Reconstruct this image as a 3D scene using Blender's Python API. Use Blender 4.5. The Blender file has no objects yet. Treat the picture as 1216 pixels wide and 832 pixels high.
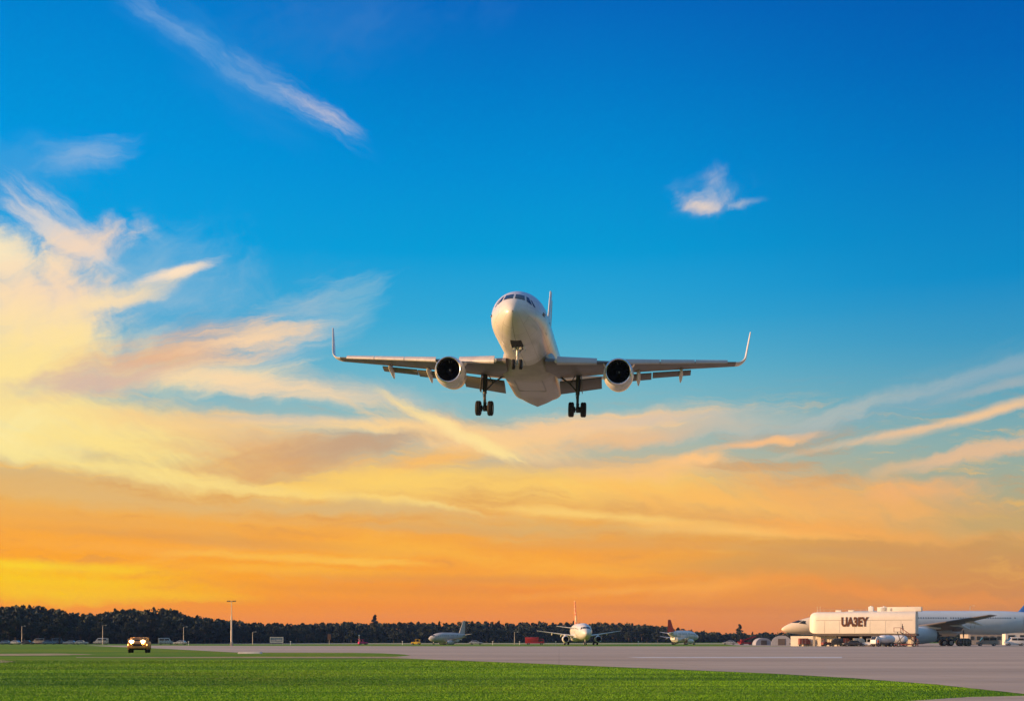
import bpy, bmesh, math, random
import numpy as np
from mathutils import Vector, Matrix, noise as mnoise

random.seed(7)
SC = bpy.context.scene
COL = SC.collection
PI = math.pi
R = math.radians

# ------------------------------------------------------------------ camera
F, HZ, EYE = 1600.0, 760.0, 1.4          # focal length (photo px), horizon row, eye height
cam_d = bpy.data.cameras.new('camera')
cam = bpy.data.objects.new('camera', cam_d)
COL.objects.link(cam)
cam.location = (0, 0, EYE)
cam.rotation_euler = (R(90), 0, 0)
cam_d.sensor_fit = 'HORIZONTAL'
cam_d.sensor_width = 36
cam_d.lens = F / 1216 * 36
cam_d.shift_y = (HZ - 416) / 1216
cam_d.clip_start = 0.5
cam_d.clip_end = 30000
SC.camera = cam

SC.view_settings.view_transform = 'Standard'
SC.view_settings.look = 'None'
EXPOSURE = 1.05
SC.view_settings.exposure = EXPOSURE
SC.view_settings.gamma = 1.0
SC.cycles.max_bounces = 6
SC.cycles.use_denoising = True

SUN_EL, SUN_AZ = R(11), R(-99)           # azimuth clockwise from +Y: low sun, from the left and a little behind
SUN_STRENGTH = 3.5
SKY_NISHITA = 0.092
sun_d = bpy.data.lights.new('sun', 'SUN')
sun_d.energy = SUN_STRENGTH
sun_d.angle = R(0.5)
sun_d.color = (1.0, 0.56, 0.26)
sun = bpy.data.objects.new('sun', sun_d)
COL.objects.link(sun)
sdir = Vector((math.sin(SUN_AZ) * math.cos(SUN_EL), math.cos(SUN_AZ) * math.cos(SUN_EL), math.sin(SUN_EL)))
sun.rotation_euler = sdir.to_track_quat('Z', 'Y').to_euler()
sun.location = (-60, 0, 60)


def lin(c):
    o = []
    for v in c[:3]:
        v = v / 255.0
        o.append(v / 12.92 if v <= 0.04045 else ((v + 0.055) / 1.055) ** 2.4)
    return (o[0], o[1], o[2], 1.0)


# ------------------------------------------------------------------ sky (world)
world = bpy.data.worlds.new('World')
SC.world = world
world.use_nodes = True
WT = world.node_tree
WT.nodes.clear()


class G:
    """tiny node-graph helper"""
    def __init__(self, tree):
        self.t = tree

    def n(self, typ, **kw):
        nd = self.t.nodes.new(typ)
        for k, v in kw.items():
            setattr(nd, k, v)
        return nd

    def put(self, sock, v):
        if isinstance(v, bpy.types.NodeSocket):
            self.t.links.new(v, sock)
        else:
            sock.default_value = v

    def math(self, op, a, b=None, c=None, clamp=False):
        nd = self.n('ShaderNodeMath', operation=op, use_clamp=clamp)
        self.put(nd.inputs[0], a)
        if b is not None:
            self.put(nd.inputs[1], b)
        if c is not None:
            self.put(nd.inputs[2], c)
        return nd.outputs[0]

    def vmath(self, op, a, b=None, s=None):
        nd = self.n('ShaderNodeVectorMath', operation=op)
        self.put(nd.inputs[0], a)
        if b is not None:
            self.put(nd.inputs[1], b)
        if s is not None:
            self.put(nd.inputs['Scale'], s)
        return nd.outputs['Value'] if op in ('LENGTH', 'DOT_PRODUCT') else nd.outputs[0]

    def noise(self, vec, scale, detail=4, rough=0.55, dist=0.0, color=False):
        nd = self.n('ShaderNodeTexNoise')
        self.put(nd.inputs['Vector'], vec)
        nd.inputs['Scale'].default_value = scale
        nd.inputs['Detail'].default_value = detail
        nd.inputs['Roughness'].default_value = rough
        nd.inputs['Distortion'].default_value = dist
        return nd.outputs['Color'] if color else nd.outputs[0]

    def mapping(self, vec, loc=(0, 0, 0), rot=(0, 0, 0), scale=(1, 1, 1), kind='POINT'):
        nd = self.n('ShaderNodeMapping', vector_type=kind)
        self.put(nd.inputs['Vector'], vec)
        nd.inputs['Location'].default_value = loc
        nd.inputs['Rotation'].default_value = rot
        nd.inputs['Scale'].default_value = scale
        return nd.outputs[0]

    def rng(self, v, a, b, c=0.0, d=1.0, smooth=True):
        nd = self.n('ShaderNodeMapRange', interpolation_type='SMOOTHSTEP' if smooth else 'LINEAR')
        self.put(nd.inputs[0], v)
        for i, x in enumerate((a, b, c, d)):
            nd.inputs[i + 1].default_value = x
        return nd.outputs[0]

    def mix(self, fac, a, b, blend='MIX'):
        nd = self.n('ShaderNodeMix', data_type='RGBA', blend_type=blend)
        self.put(nd.inputs[0], fac)
        self.put(nd.inputs[6], a)
        self.put(nd.inputs[7], b)
        return nd.outputs[2]

    def ramp(self, fac, stops, interp='LINEAR'):
        nd = self.n('ShaderNodeValToRGB')
        self.put(nd.inputs[0], fac)
        cr = nd.color_ramp
        cr.interpolation = interp
        while len(cr.elements) > 1:
            cr.elements.remove(cr.elements[-1])
        cr.elements[0].position = stops[0][0]
        cr.elements[0].color = stops[0][1]
        for p, c in stops[1:]:
            e = cr.elements.new(p)
            e.color = c
        return nd.outputs[0]


def sky_uv(px, py):
    """photo pixel -> (azimuth, tan elevation), 1 unit about 100 px"""
    a = math.atan((px - 608) / F)
    return a * F / 100, (HZ - py) / 100 * math.cos(a)


def build_sky():
    g = G(WT)
    tc = g.n('ShaderNodeTexCoord')
    d = g.vmath('NORMALIZE', tc.outputs['Generated'])
    sep = g.n('ShaderNodeSeparateXYZ')
    g.put(sep.inputs[0], d)
    x, y, z = sep.outputs
    U = g.math('MULTIPLY', g.math('ARCTAN2', x, y), F / 100)
    hyp = g.math('SQRT', g.math('ADD', g.math('MULTIPLY', x, x), g.math('MULTIPLY', y, y)))
    V = g.math('MULTIPLY', g.math('DIVIDE', z, g.math('MAXIMUM', hyp, 0.05)), F / 100)
    V = g.math('MINIMUM', V, 30.0)
    cmb = g.n('ShaderNodeCombineXYZ')
    g.put(cmb.inputs[0], U)
    g.put(cmb.inputs[1], V)
    P0 = cmb.outputs[0]
    # domain warps
    w1 = g.vmath('SCALE', g.vmath('SUBTRACT', g.noise(P0, 0.55, 3, 0.5, color=True), (0.5, 0.5, 0.5)), s=0.9)
    w2 = g.vmath('SCALE', g.vmath('SUBTRACT', g.noise(g.mapping(P0, (3, 7, 1)), 2.6, 5, 0.6, color=True), (0.5, 0.5, 0.5)), s=0.22)
    Ps = g.vmath('ADD', P0, g.vmath('SCALE', w2, s=0.35))
    Pw = g.vmath('ADD', g.vmath('ADD', P0, g.vmath('SCALE', w1, s=0.45)), w2)
    # stretched wisp fields: level, falling to the right, rising to the right
    def streak(deg, sx, sy, loc, det=7, rough=0.62):
        m = g.mapping(Pw, loc, (0, 0, R(-deg)), (1, 1, 1), 'POINT')
        m = g.mapping(m, (0, 0, 0), (0, 0, 0), (sx, sy, 1))
        return g.noise(m, 1.0, det, rough, 0.4)
    N0 = streak(0, 0.5, 3.2, (0, 0, 0))
    N1 = streak(-24, 0.7, 3.0, (5, 2, 0))
    N2 = streak(12, 0.6, 3.6, (9, 4, 3))
    N3 = g.noise(g.mapping(Pw, (2, 1, 5)), 1.5, 8, 0.6, 0.7)
    def fibre(base, deg, sx, sy, loc, amt):
        m = g.mapping(g.mapping(Pw, loc, (0, 0, R(-deg))), (0, 0, 0), (0, 0, 0), (sx, sy, 1))
        fn = g.noise(m, 1.0, 5, 0.65, 0.6)
        return g.math('MULTIPLY_ADD', g.math('SUBTRACT', fn, 0.5), amt, base)
    N0 = fibre(N0, -3, 1.1, 11, (4, 4, 2), 0.5)
    N1 = fibre(N1, -30, 1.4, 10, (1, 8, 4), 0.5)
    N2 = fibre(N2, 16, 1.3, 11, (7, 3, 1), 0.5)
    N3 = fibre(N3, 28, 2.2, 7, (2, 9, 6), 0.45)
    NF = {0: N0, 1: N1, 2: N2, 3: N3}
    # clear-sky gradient, three columns
    VM = 8.5
    def col(stops):
        return [((HZ - py) / 100 / VM, lin(c)) for py, c in stops]
    fv = g.math('DIVIDE', V, VM, clamp=True)
    Lc = g.ramp(fv, col([(760, (248, 138, 34)), (730, (254, 148, 20)), (695, (255, 168, 16)), (650, (255, 168, 45)), (600, (240, 180, 90)), (550, (205, 185, 140)),
                         (480, (140, 185, 195)), (400, (75, 170, 210)), (300, (10, 160, 222)), (200, (0, 150, 222)), (100, (0, 138, 214)), (0, (0, 124, 206)), (-80, (0, 112, 196))]))
    Cc = g.ramp(fv, col([(760, (236, 128, 46)), (735, (246, 142, 40)), (690, (252, 158, 46)), (640, (248, 168, 62)), (590, (236, 182, 100)), (540, (190, 186, 160)),
                         (490, (140, 187, 192)), (440, (100, 181, 204)), (380, (50, 168, 212)), (300, (4, 156, 214)), (200, (0, 140, 212)), (100, (0, 122, 202)), (0, (2, 104, 190)), (-80, (0, 92, 178))]))
    Rc = g.ramp(fv, col([(760, (214, 128, 64)), (735, (216, 136, 68)), (690, (214, 146, 78)), (640, (200, 160, 98)), (590, (172, 172, 142)), (540, (138, 174, 172)),
                         (480, (98, 165, 186)), (420, (58, 152, 194)), (350, (10, 140, 200)), (200, (0, 116, 194)), (100, (0, 100, 184)), (0, (0, 88, 174)), (-80, (0, 78, 164))]))
    base = g.mix(g.rng(U, -5.6, 0.3), Lc, Cc)
    base = g.mix(g.rng(U, 0.2, 6.0), base, Rc)
    # broad sunset banding in the lower sky
    band = g.math('MULTIPLY', g.rng(V, 0.2, 1.0), g.rng(V, 3.2, 2.0))
    base = g.mix(g.math('MULTIPLY', band, g.rng(N0, 0.52, 0.72, 0, 0.55)), base, lin((255, 190, 84)))
    base = g.mix(g.math('MULTIPLY', band, g.rng(N0, 0.48, 0.30, 0, 0.45)), base, lin((214, 150, 84)))
    cur = base
    # cloud strokes: px, py, half length, half width, rise angle, colour, opacity, noise gain, field, soft edge
    S = [
        # high thin wisps
        (430, 20, 170, 60, 6, (64, 128, 200), .4, .8, 3),
        (255, 70, 150, 40, -36, (60, 146, 214), .6, .6, 1),
        (190, 18, 125, 15, -37, (140, 178, 220), .4, 1.3, 1),
        (285, 82, 90, 20, -34, (96, 158, 214), .3, 1.3, 1),
        (345, 112, 85, 22, -33, (150, 178, 214), .36, 1.5, 1),
        (383, 130, 42, 13, -27, (222, 208, 208), .5, 1.5, 1),
        (100, 185, 62, 20, 22, (136, 178, 218), .75, .8, 2),
        (20, 205, 80, 40, 15, (70, 160, 220), .6, .6, 3),
        (848, 222, 52, 24, 4, (130, 172, 212), .5, 1.2, 3),
        (852, 206, 24, 16, 50, (190, 194, 208), .5, 1.1, 3),
        (842, 233, 44, 14, 0, (214, 204, 204), .55, 1.2, 3),
        (836, 239, 28, 7, 2, (246, 218, 192), .7, 1.1, 3),
        (882, 236, 36, 8, 0, (176, 188, 206), .7, .8, 3),
        # big glowing bank at the left
        (110, 350, 190, 80, 10, (140, 186, 214), .75, .6, 3),
        (350, 392, 110, 46, 32, (176, 196, 204), .7, .8, 2),
        (420, 360, 50, 36, 55, (120, 184, 210), .5, .6, 2),
        (78, 274, 78, 24, -30, (222, 214, 208), .85, 1.0, 1),
        (100, 284, 62, 24, 20, (246, 216, 188), .9, .9, 3),
        (10, 348, 120, 66, -20, (252, 222, 180), 1., .7, 3),
        (0, 295, 70, 34, -8, (255, 236, 192), .9, .7, 3),
        (70, 345, 95, 48, -20, (250, 218, 184), .9, .8, 3),
        (210, 322, 70, 9, 19, (252, 226, 196), 1., .8, 2),
        (140, 350, 85, 12, 18, (253, 224, 178), .95, .6, 2),
        (60, 400, 170, 60, -6, (255, 226, 168), 1., .5, 3),
        (10, 440, 190, 60, 4, (255, 228, 152), 1., .5, 3),
        (215, 422, 150, 34, 16, (232, 180, 140), .9, .7, 2),
        (110, 458, 150, 22, 10, (216, 184, 168), .8, .7, 2),
        (300, 402, 95, 22, 14, (250, 214, 172), .9, .9, 2),
        (275, 450, 100, 22, 8, (254, 224, 172), .9, .8, 2),
        (350, 466, 150, 18, -4, (250, 216, 172), .9, .8, 0),
        (455, 468, 120, 18, -12, (190, 194, 186), .5, .9, 1),
        # second glowing bank
        (60, 492, 270, 34, -8, (255, 228, 150), .95, .6, 1),
        (240, 510, 200, 26, -4, (250, 206, 140), .8, .8, 0),
        (10, 514, 120, 34, -4, (255, 244, 180), .95, .5, 3),
        (120, 528, 200, 28, -6, (255, 226, 140), .95, .6, 1),
        (300, 530, 130, 18, 2, (232, 184, 128), .85, .8, 0),
        (330, 549, 120, 22, 8, (238, 172, 96), .8, .7, 2),
        (420, 532, 150, 20, 10, (200, 164, 130), .9, .7, 2),
        (390, 500, 130, 9, 0, (224, 200, 172), .8, .7, 0),
        (470, 508, 160, 12, 2, (255, 214, 148), .95, .7, 0),
        (520, 545, 190, 22, 12, (252, 190, 104), .85, .7, 2),
        (85, 550, 170, 16, -10, (255, 232, 150), .8, .7, 1),
        (225, 572, 150, 13, -7, (255, 226, 138), .75, .8, 0),
        (390, 588, 180, 9, -4, (255, 222, 134), .7, .8, 0),
        (500, 601, 90, 5, -7, (255, 220, 130), .9, .5, 1),
        (150, 592, 230, 18, -5, (226, 184, 118), .75, .7, 0),
        (420, 606, 220, 13, -2, (220, 184, 124), .8, .7, 0),
        (470, 576, 150, 20, 2, (255, 214, 110), .9, .5, 0),
        # centre
        (700, 506, 220, 22, 4, (250, 204, 150), .9, .8, 0),
        (560, 520, 150, 26, -14, (252, 208, 146), .85, .8, 1),
        (530, 508, 100, 9, -27, (255, 224, 156), 1., .7, 1),
        (590, 538, 50, 11, -26, (255, 226, 152), .95, .6, 1),
        (760, 520, 130, 13, 6, (248, 192, 132), .85, .8, 2),
        (800, 496, 130, 9, 4, (212, 194, 176), .6, .8, 2),
        (670, 556, 160, 12, 2, (206, 178, 146), .7, .8, 0),
        (640, 578, 300, 26, 0, (255, 206, 104), .95, .6, 0),
        (860, 596, 210, 24, -6, (255, 190, 96), .9, .7, 1),
        (700, 611, 240, 8, -5, (255, 212, 118), .75, .8, 0),
        (880, 630, 160, 9, -3, (255, 196, 104), .9, .6, 0),
        (640, 628, 220, 12, -2, (216, 180, 116), .7, .8, 0),
        (780, 560, 110, 15, 2, (252, 196, 124), .9, .7, 0),
        (820, 550, 46, 10, 2, (254, 198, 132), 1., .7, 3),
        # right
        (1120, 462, 190, 26, 14, (132, 172, 188), .55, .7, 2),
        (1180, 440, 120, 10, 15, (150, 176, 190), .5, .7, 2),
        (1010, 488, 120, 12, 14, (166, 184, 186), .65, .8, 2),
        (890, 504, 150, 22, 6, (186, 190, 180), .7, .8, 2),
        (1190, 458, 80, 7, 12, (176, 180, 180), .55, .7, 2),
        (890, 527, 85, 6, 6, (246, 190, 136), .95, .7, 2),
        (930, 523, 28, 6, 4, (252, 194, 132), .9, .7, 3),
        (1075, 512, 140, 7, 10, (238, 196, 154), .9, .6, 2),
        (1165, 492, 110, 9, 14, (244, 200, 152), .95, .6, 2),
        (1160, 540, 130, 12, 9, (236, 190, 146), .85, .7, 2),
        (1060, 558, 40, 10, 20, (222, 186, 140), .6, .8, 3),
        (1040, 598, 200, 34, -10, (244, 178, 100), .85, .8, 1),
        (1110, 584, 80, 14, 0, (248, 180, 114), .8, .8, 3),
        (1010, 628, 210, 16, -4, (252, 174, 84), .8, .8, 0),
        (1170, 622, 120, 16, -2, (196, 168, 112), .7, .8, 0),
        # low orange layer
        (0, 690, 260, 20, -3, (255, 188, 4), .95, .5, 0),
        (150, 704, 200, 8, -3, (255, 186, 24), .6, .6, 0),
        (330, 676, 240, 8, -2, (255, 182, 52), .7, .8, 0),
        (480, 652, 160, 14, -4, (255, 186, 64), .7, .8, 0),
        (700, 672, 200, 18, 2, (255, 176, 56), .7, .8, 0),
        (860, 694, 120, 14, 6, (252, 164, 66), .7, .8, 2),
        (930, 672, 220, 14, -2, (214, 156, 82), .75, .8, 0),
        (720, 646, 180, 10, 0, (226, 166, 92), .6, .8, 0),
        (1050, 700, 200, 10, -5, (246, 150, 58), .7, .8, 1),
        (600, 700, 240, 7, -2, (240, 140, 52), .6, .8, 0),
        (150, 650, 220, 10, -2, (252, 176, 70), .6, .8, 0),
        (330, 716, 300, 8, -1, (248, 142, 30), .6, .7, 0),
        (250, 640, 260, 9, -3, (222, 158, 84), .6, .9, 0),
        (520, 628, 200, 7, -3, (224, 170, 100), .6, .9, 0),
        (120, 618, 220, 9, -4, (238, 172, 84), .6, .9, 0),
        (380, 664, 180, 6, -2, (255, 196, 74), .7, .9, 0),
        (580, 688, 260, 8, -1, (226, 146, 70), .6, .9, 0),
        (820, 722, 260, 7, -1, (222, 132, 66), .5, .9, 0),
        (430, 700, 220, 7, -2, (236, 146, 52), .6, .9, 0),
        (1010, 654, 170, 9, -3, (206, 154, 92), .6, .9, 0),
        (760, 700, 150, 8, 3, (255, 176, 70), .6, .9, 2),
        (20, 684, 250, 24, -3, (255, 204, 0), .95, .5, 0),
        (60, 672, 180, 9, -2, (255, 220, 30), .7, .7, 0),
        (140, 702, 220, 8, -3, (255, 190, 6), .7, .7, 0),
    ]
    for (px, py, L, W, ang, c, op, k, nf) in S:
        u, v = sky_uv(px, py)
        # (the vanishing term makes the strokes evaluate one after another, which keeps the shader stack small)
        src = g.n('ShaderNodeVectorMath', operation='MULTIPLY_ADD')
        g.put(src.inputs[0], cur)
        src.inputs[1].default_value = (1e-9, 1e-9, 0)
        g.put(src.inputs[2], Ps if (W < 12 and nf in (0, 2)) else Pw)
        q = g.mapping(src.outputs[0], (u, v, 0), (0, 0, R(ang)), (L / 100, W / 100, 1), 'TEXTURE')
        r = g.vmath('LENGTH', q)
        m = g.rng(r, 0.0, 1.25, 1.0, 0.0, False)
        m = g.math('MULTIPLY_ADD', g.math('SUBTRACT', NF[nf], 0.5), k * 1.7, m)
        f = g.rng(m, 0.0, 1.5, 0.0, op * 1.25) if py < 245 and (L < 150 or py < 150) and px > 105 else g.rng(m, 0.02, 1.0, 0.0, op)
        # keep the stroke inside its own ellipse
        cur = g.mix(g.math('MULTIPLY', f, g.rng(r, 1.6, 0.9)), cur, lin(c))
    # the rest of the dome (behind the viewer, round the sun and overhead): a Nishita evening sky, its brightness reshaped by height
    nis = g.n('ShaderNodeTexSky', sky_type='NISHITA')
    nis.sun_disc = False
    nis.sun_elevation = SUN_EL
    nis.sun_rotation = SUN_AZ
    nis.air_density = 1.0
    nis.dust_density = 1.0
    nis.ozone_density = 1.5
    nisc = g.vmath('SCALE', nis.outputs[0], s=g.rng(z, 0.10, 0.8, 0.24, 1.8))   # added weighting: dims the low sky and brightens overhead to shape the light
    front = g.math('MULTIPLY', g.rng(y, 0.15, 0.75), g.rng(z, 0.85, 0.55))
    bgA = g.n('ShaderNodeBackground')
    g.put(bgA.inputs[0], cur)
    bgA.inputs[1].default_value = 2 ** -EXPOSURE
    bgB = g.n('ShaderNodeBackground')
    g.put(bgB.inputs[0], nisc)
    bgB.inputs[1].default_value = SKY_NISHITA
    ms = g.n('ShaderNodeMixShader')
    g.put(ms.inputs[0], front)
    g.put(ms.inputs[1], bgB.outputs[0])
    g.put(ms.inputs[2], bgA.outputs[0])
    out = g.n('ShaderNodeOutputWorld')
    g.put(out.inputs[0], ms.outputs[0])


build_sky()
try:
    world.cycles.sampling_method = 'MANUAL'
    world.cycles.sample_map_resolution = 256
except Exception:
    pass


# ------------------------------------------------------------------ mesh helpers
class MB:
    """collects shapes, then links them as ONE mesh object"""
    def __init__(self):
        self.v, self.f, self.m = [], [], []
        self.mat = 0

    def add(self, vs, fs):
        o = len(self.v)
        self.v += [tuple(p) for p in vs]
        self.f += [tuple(i + o for i in f) for f in fs]
        self.m += [self.mat] * len(fs)
        return self

    def box(self, c, s, rot=None, taper=1.0, bev=0.0):
        hx, hy, hz = s[0] / 2, s[1] / 2, s[2] / 2
        vs = []
        for z, t in ((-hz, 1.0), (hz, taper)):
            for x, y in ((-hx, -hy), (hx, -hy), (hx, hy), (-hx, hy)):
                vs.append(Vector((x * t, y * t, z)))
        M = rot if rot is not None else Matrix.Identity(3)
        vs = [M @ p + Vector(c) for p in vs]
        return self.add(vs, [(3, 2, 1, 0), (4, 5, 6, 7), (0, 1, 5, 4), (1, 2, 6, 5), (2, 3, 7, 6), (3, 0, 4, 7)])

    def tube(self, p0, p1, r0, r1=None, n=12, caps=True):
        r1 = r0 if r1 is None else r1
        p0, p1 = Vector(p0), Vector(p1)
        d = (p1 - p0).normalized()
        a = d.orthogonal().normalized()
        b = d.cross(a)
        vs = []
        for p, r in ((p0, r0), (p1, r1)):
            for i in range(n):
                t = 2 * PI * i / n
                vs.append(p + (a * math.cos(t) + b * math.sin(t)) * r)
        fs = [(i, (i + 1) % n, n + (i + 1) % n, n + i) for i in range(n)]
        if caps:
            fs += [tuple(range(n - 1, -1, -1)), tuple(range(n, 2 * n))]
        return self.add(vs, fs)

    def lathe(self, prof, origin=(0, 0, 0), axis='Y', n=32, close=False):
        """prof: list of (distance along axis, radius)"""
        vs = []
        for a, r in prof:
            for i in range(n):
                t = 2 * PI * i / n
                c, s = math.cos(t) * r, math.sin(t) * r
                p = {'Y': (c, a, s), 'X': (a, c, s), 'Z': (c, s, a)}[axis]
                vs.append(Vector(p) + Vector(origin))
        fs = []
        k = len(prof)
        for j in range(k - 1):
            for i in range(n):
                fs.append((j * n + i, j * n + (i + 1) % n, (j + 1) * n + (i + 1) % n, (j + 1) * n + i))
        if prof[0][1] > 1e-4 and close:
            fs.append(tuple(range(n - 1, -1, -1)))
        if prof[-1][1] > 1e-4 and close:
            fs.append(tuple(range((k - 1) * n, k * n)))
        return self.add(vs, fs)

    def loft(self, rings, cap0=True, cap1=True, closed=True):
        n = len(rings[0])
        vs = [p for r in rings for p in r]
        fs = []
        for j in range(len(rings) - 1):
            for i in range(n if closed else n - 1):
                fs.append((j * n + i, j * n + (i + 1) % n, (j + 1) * n + (i + 1) % n, (j + 1) * n + i))
        if cap0:
            fs.append(tuple(range(n - 1, -1, -1)))
        if cap1:
            fs.append(tuple(range((len(rings) - 1) * n, len(rings) * n)))
        return self.add(vs, fs)

    def prism(self, poly, y0, y1):
        """polygon in the XZ plane, extruded along Y"""
        return self.loft([[(x, y0, z) for x, z in poly], [(x, y1, z) for x, z in poly]])

    def build(self, name, mat, parent=None, smooth=True, angle=35, bevel=0.0, loc=None):
        me = bpy.data.meshes.new(name)
        me.from_pydata(self.v, [], self.f)
        mats = mat if isinstance(mat, (list, tuple)) else [mat]
        for m in mats:
            me.materials.append(m)
        if len(mats) > 1:
            me.polygons.foreach_set('material_index', self.m)
        bm = bmesh.new()
        bm.from_mesh(me)
        bmesh.ops.recalc_face_normals(bm, faces=bm.faces)
        if bevel > 0:
            es = [e for e in bm.edges if len(e.link_faces) == 2 and e.calc_face_angle(0) > R(40)]
            bmesh.ops.bevel(bm, geom=es, offset=bevel, segments=2, affect='EDGES', profile=0.6, clamp_overlap=True)
        if smooth:
            for f in bm.faces:
                f.smooth = True
            for e in bm.edges:
                if len(e.link_faces) == 2 and e.calc_face_angle(0) > R(angle):
                    e.smooth = False
        bm.to_mesh(me)
        bm.free()
        o = bpy.data.objects.new(name, me)
        COL.objects.link(o)
        if parent is not None:
            o.parent = parent
        if loc is not None:
            o.location = loc
        return o


def tag(o, label=None, cat=None, group=None, kind=None):
    if label:
        o['label'] = label
    if cat:
        o['category'] = cat
    if group:
        o['group'] = group
    if kind:
        o['kind'] = kind
    return o


def thing(name, label, cat, loc=(0, 0, 0), rotz=0.0, group=None):
    o = bpy.data.objects.new(name, None)
    o.empty_display_size = 0.5
    COL.objects.link(o)
    o.location = loc
    o.rotation_euler = (0, 0, rotz)
    return tag(o, label, cat, group)


def part_copy(o, parent, loc):
    c = o.copy()
    COL.objects.link(c)
    c.parent = parent
    c.location = loc
    return c


def copy_tree(o, parent=None):
    c = o.copy()
    COL.objects.link(c)
    c.parent = parent
    for ch in list(o.children):
        copy_tree(ch, c)
    return c


def gp(px, py):
    """point of the flat field seen at a photo pixel"""
    D = F * EYE / (py - HZ)
    return Vector(((px - 608) * D / F, D, 0))


def at(px, D, z=0.0):
    return Vector(((px - 608) * D / F, D, z))


# ------------------------------------------------------------------ materials
def material(name, color, rough=0.5, metal=0.0, var=0.0, vscale=1.0, emit=None, estr=0.0, coat=0.0, bump=0.0, bscale=20.0):
    m = bpy.data.materials.new(name)
    m.use_nodes = True
    t = m.node_tree
    b = t.nodes['Principled BSDF']
    g = G(t)
    c = (*color[:3], 1.0)
    b.inputs['Base Color'].default_value = c
    b.inputs['Roughness'].default_value = rough
    b.inputs['Metallic'].default_value = metal
    b.inputs['Coat Weight'].default_value = coat
    tc = g.n('ShaderNodeTexCoord')
    if var > 0:
        n = g.noise(tc.outputs['Object'], vscale, 6, 0.65)
        f = g.rng(n, 0.3, 0.7)
        lo = tuple(x * (1 - var) for x in c[:3]) + (1,)
        hi = tuple(min(1, x * (1 + var * 0.6)) for x in c[:3]) + (1,)
        g.put(b.inputs['Base Color'], g.mix(f, lo, hi))
        g.put(b.inputs['Roughness'], g.rng(n, 0.3, 0.75, max(0.03, rough - 0.1), min(1, rough + 0.12)))
    if bump > 0:
        bn = g.n('ShaderNodeBump')
        bn.inputs['Strength'].default_value = bump
        bn.inputs['Distance'].default_value = 0.05
        g.put(bn.inputs['Height'], g.noise(tc.outputs['Object'], bscale, 5, 0.6))
        g.put(b.inputs['Normal'], bn.outputs[0])
    if emit:
        b.inputs['Emission Color'].default_value = (*emit, 1)
        b.inputs['Emission Strength'].default_value = estr
    return m


M = {}
M['white'] = material('white_aircraft_paint', (0.64, 0.64, 0.62), 0.32, 0, 0.08, 0.7, coat=0.3)
def livery_mat():
    m = material('off_white_aircraft_paint', (0.70, 0.70, 0.69), 0.32, 0, 0, coat=0.3)
    g = G(m.node_tree)
    b = m.node_tree.nodes['Principled BSDF']
    tc = g.n('ShaderNodeTexCoord')
    sp = g.n('ShaderNodeSeparateXYZ')
    g.put(sp.inputs[0], tc.outputs['Object'])
    n = g.noise(tc.outputs['Object'], 0.7, 6, 0.65)
    skin = g.mix(g.rng(n, 0.3, 0.7), (0.57, 0.565, 0.55, 1), (0.64, 0.635, 0.62, 1))
    # panel joints: rings along the length and lap joints along the sides
    cb = g.n('ShaderNodeCombineXYZ')
    g.put(cb.inputs[0], sp.outputs[1])
    g.put(cb.inputs[1], g.math('MULTIPLY', g.math('ARCTAN2', sp.outputs[0], sp.outputs[2]), 2.2))
    br = g.n('ShaderNodeTexBrick')
    g.put(br.inputs['Vector'], cb.outputs[0])
    br.inputs['Scale'].default_value = 1.0
    br.inputs['Brick Width'].default_value = 2.1
    br.inputs['Row Height'].default_value = 1.15
    br.inputs['Mortar Size'].default_value = 0.012
    br.inputs['Mortar Smooth'].default_value = 0.3
    skin = g.mix(g.math('MULTIPLY', br.outputs['Fac'], 0.85), skin, (0.16, 0.15, 0.15, 1))
    grime = g.noise(g.mapping(tc.outputs['Object'], (3, 1, 2), (0, 0, 0), (2.5, 0.25, 2.5)), 1.6, 7, 0.75)
    skin = g.mix(g.rng(grime, 0.55, 0.85, 0, 0.35), skin, (0.30, 0.27, 0.25, 1))
    g.put(b.inputs['Base Color'], skin)
    return m


M['livery'] = livery_mat()
def wide_body_sun_shade():
    m = material('wide_body_sun_and_shade_paint', (0.52, 0.60, 0.66), 0.35, 0, 0, coat=0.2)
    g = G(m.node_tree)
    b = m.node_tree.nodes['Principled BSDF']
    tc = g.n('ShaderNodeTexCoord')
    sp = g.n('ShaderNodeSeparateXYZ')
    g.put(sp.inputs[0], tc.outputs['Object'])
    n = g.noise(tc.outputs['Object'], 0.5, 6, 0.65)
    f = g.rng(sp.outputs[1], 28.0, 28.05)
    c = g.mix(f, (0.80, 0.68, 0.50, 1), (0.58, 0.67, 0.73, 1))  # sunlit cream front and shaded blue rear put into the base colour
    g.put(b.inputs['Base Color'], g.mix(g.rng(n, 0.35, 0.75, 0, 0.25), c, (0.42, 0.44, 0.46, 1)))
    return m


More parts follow.
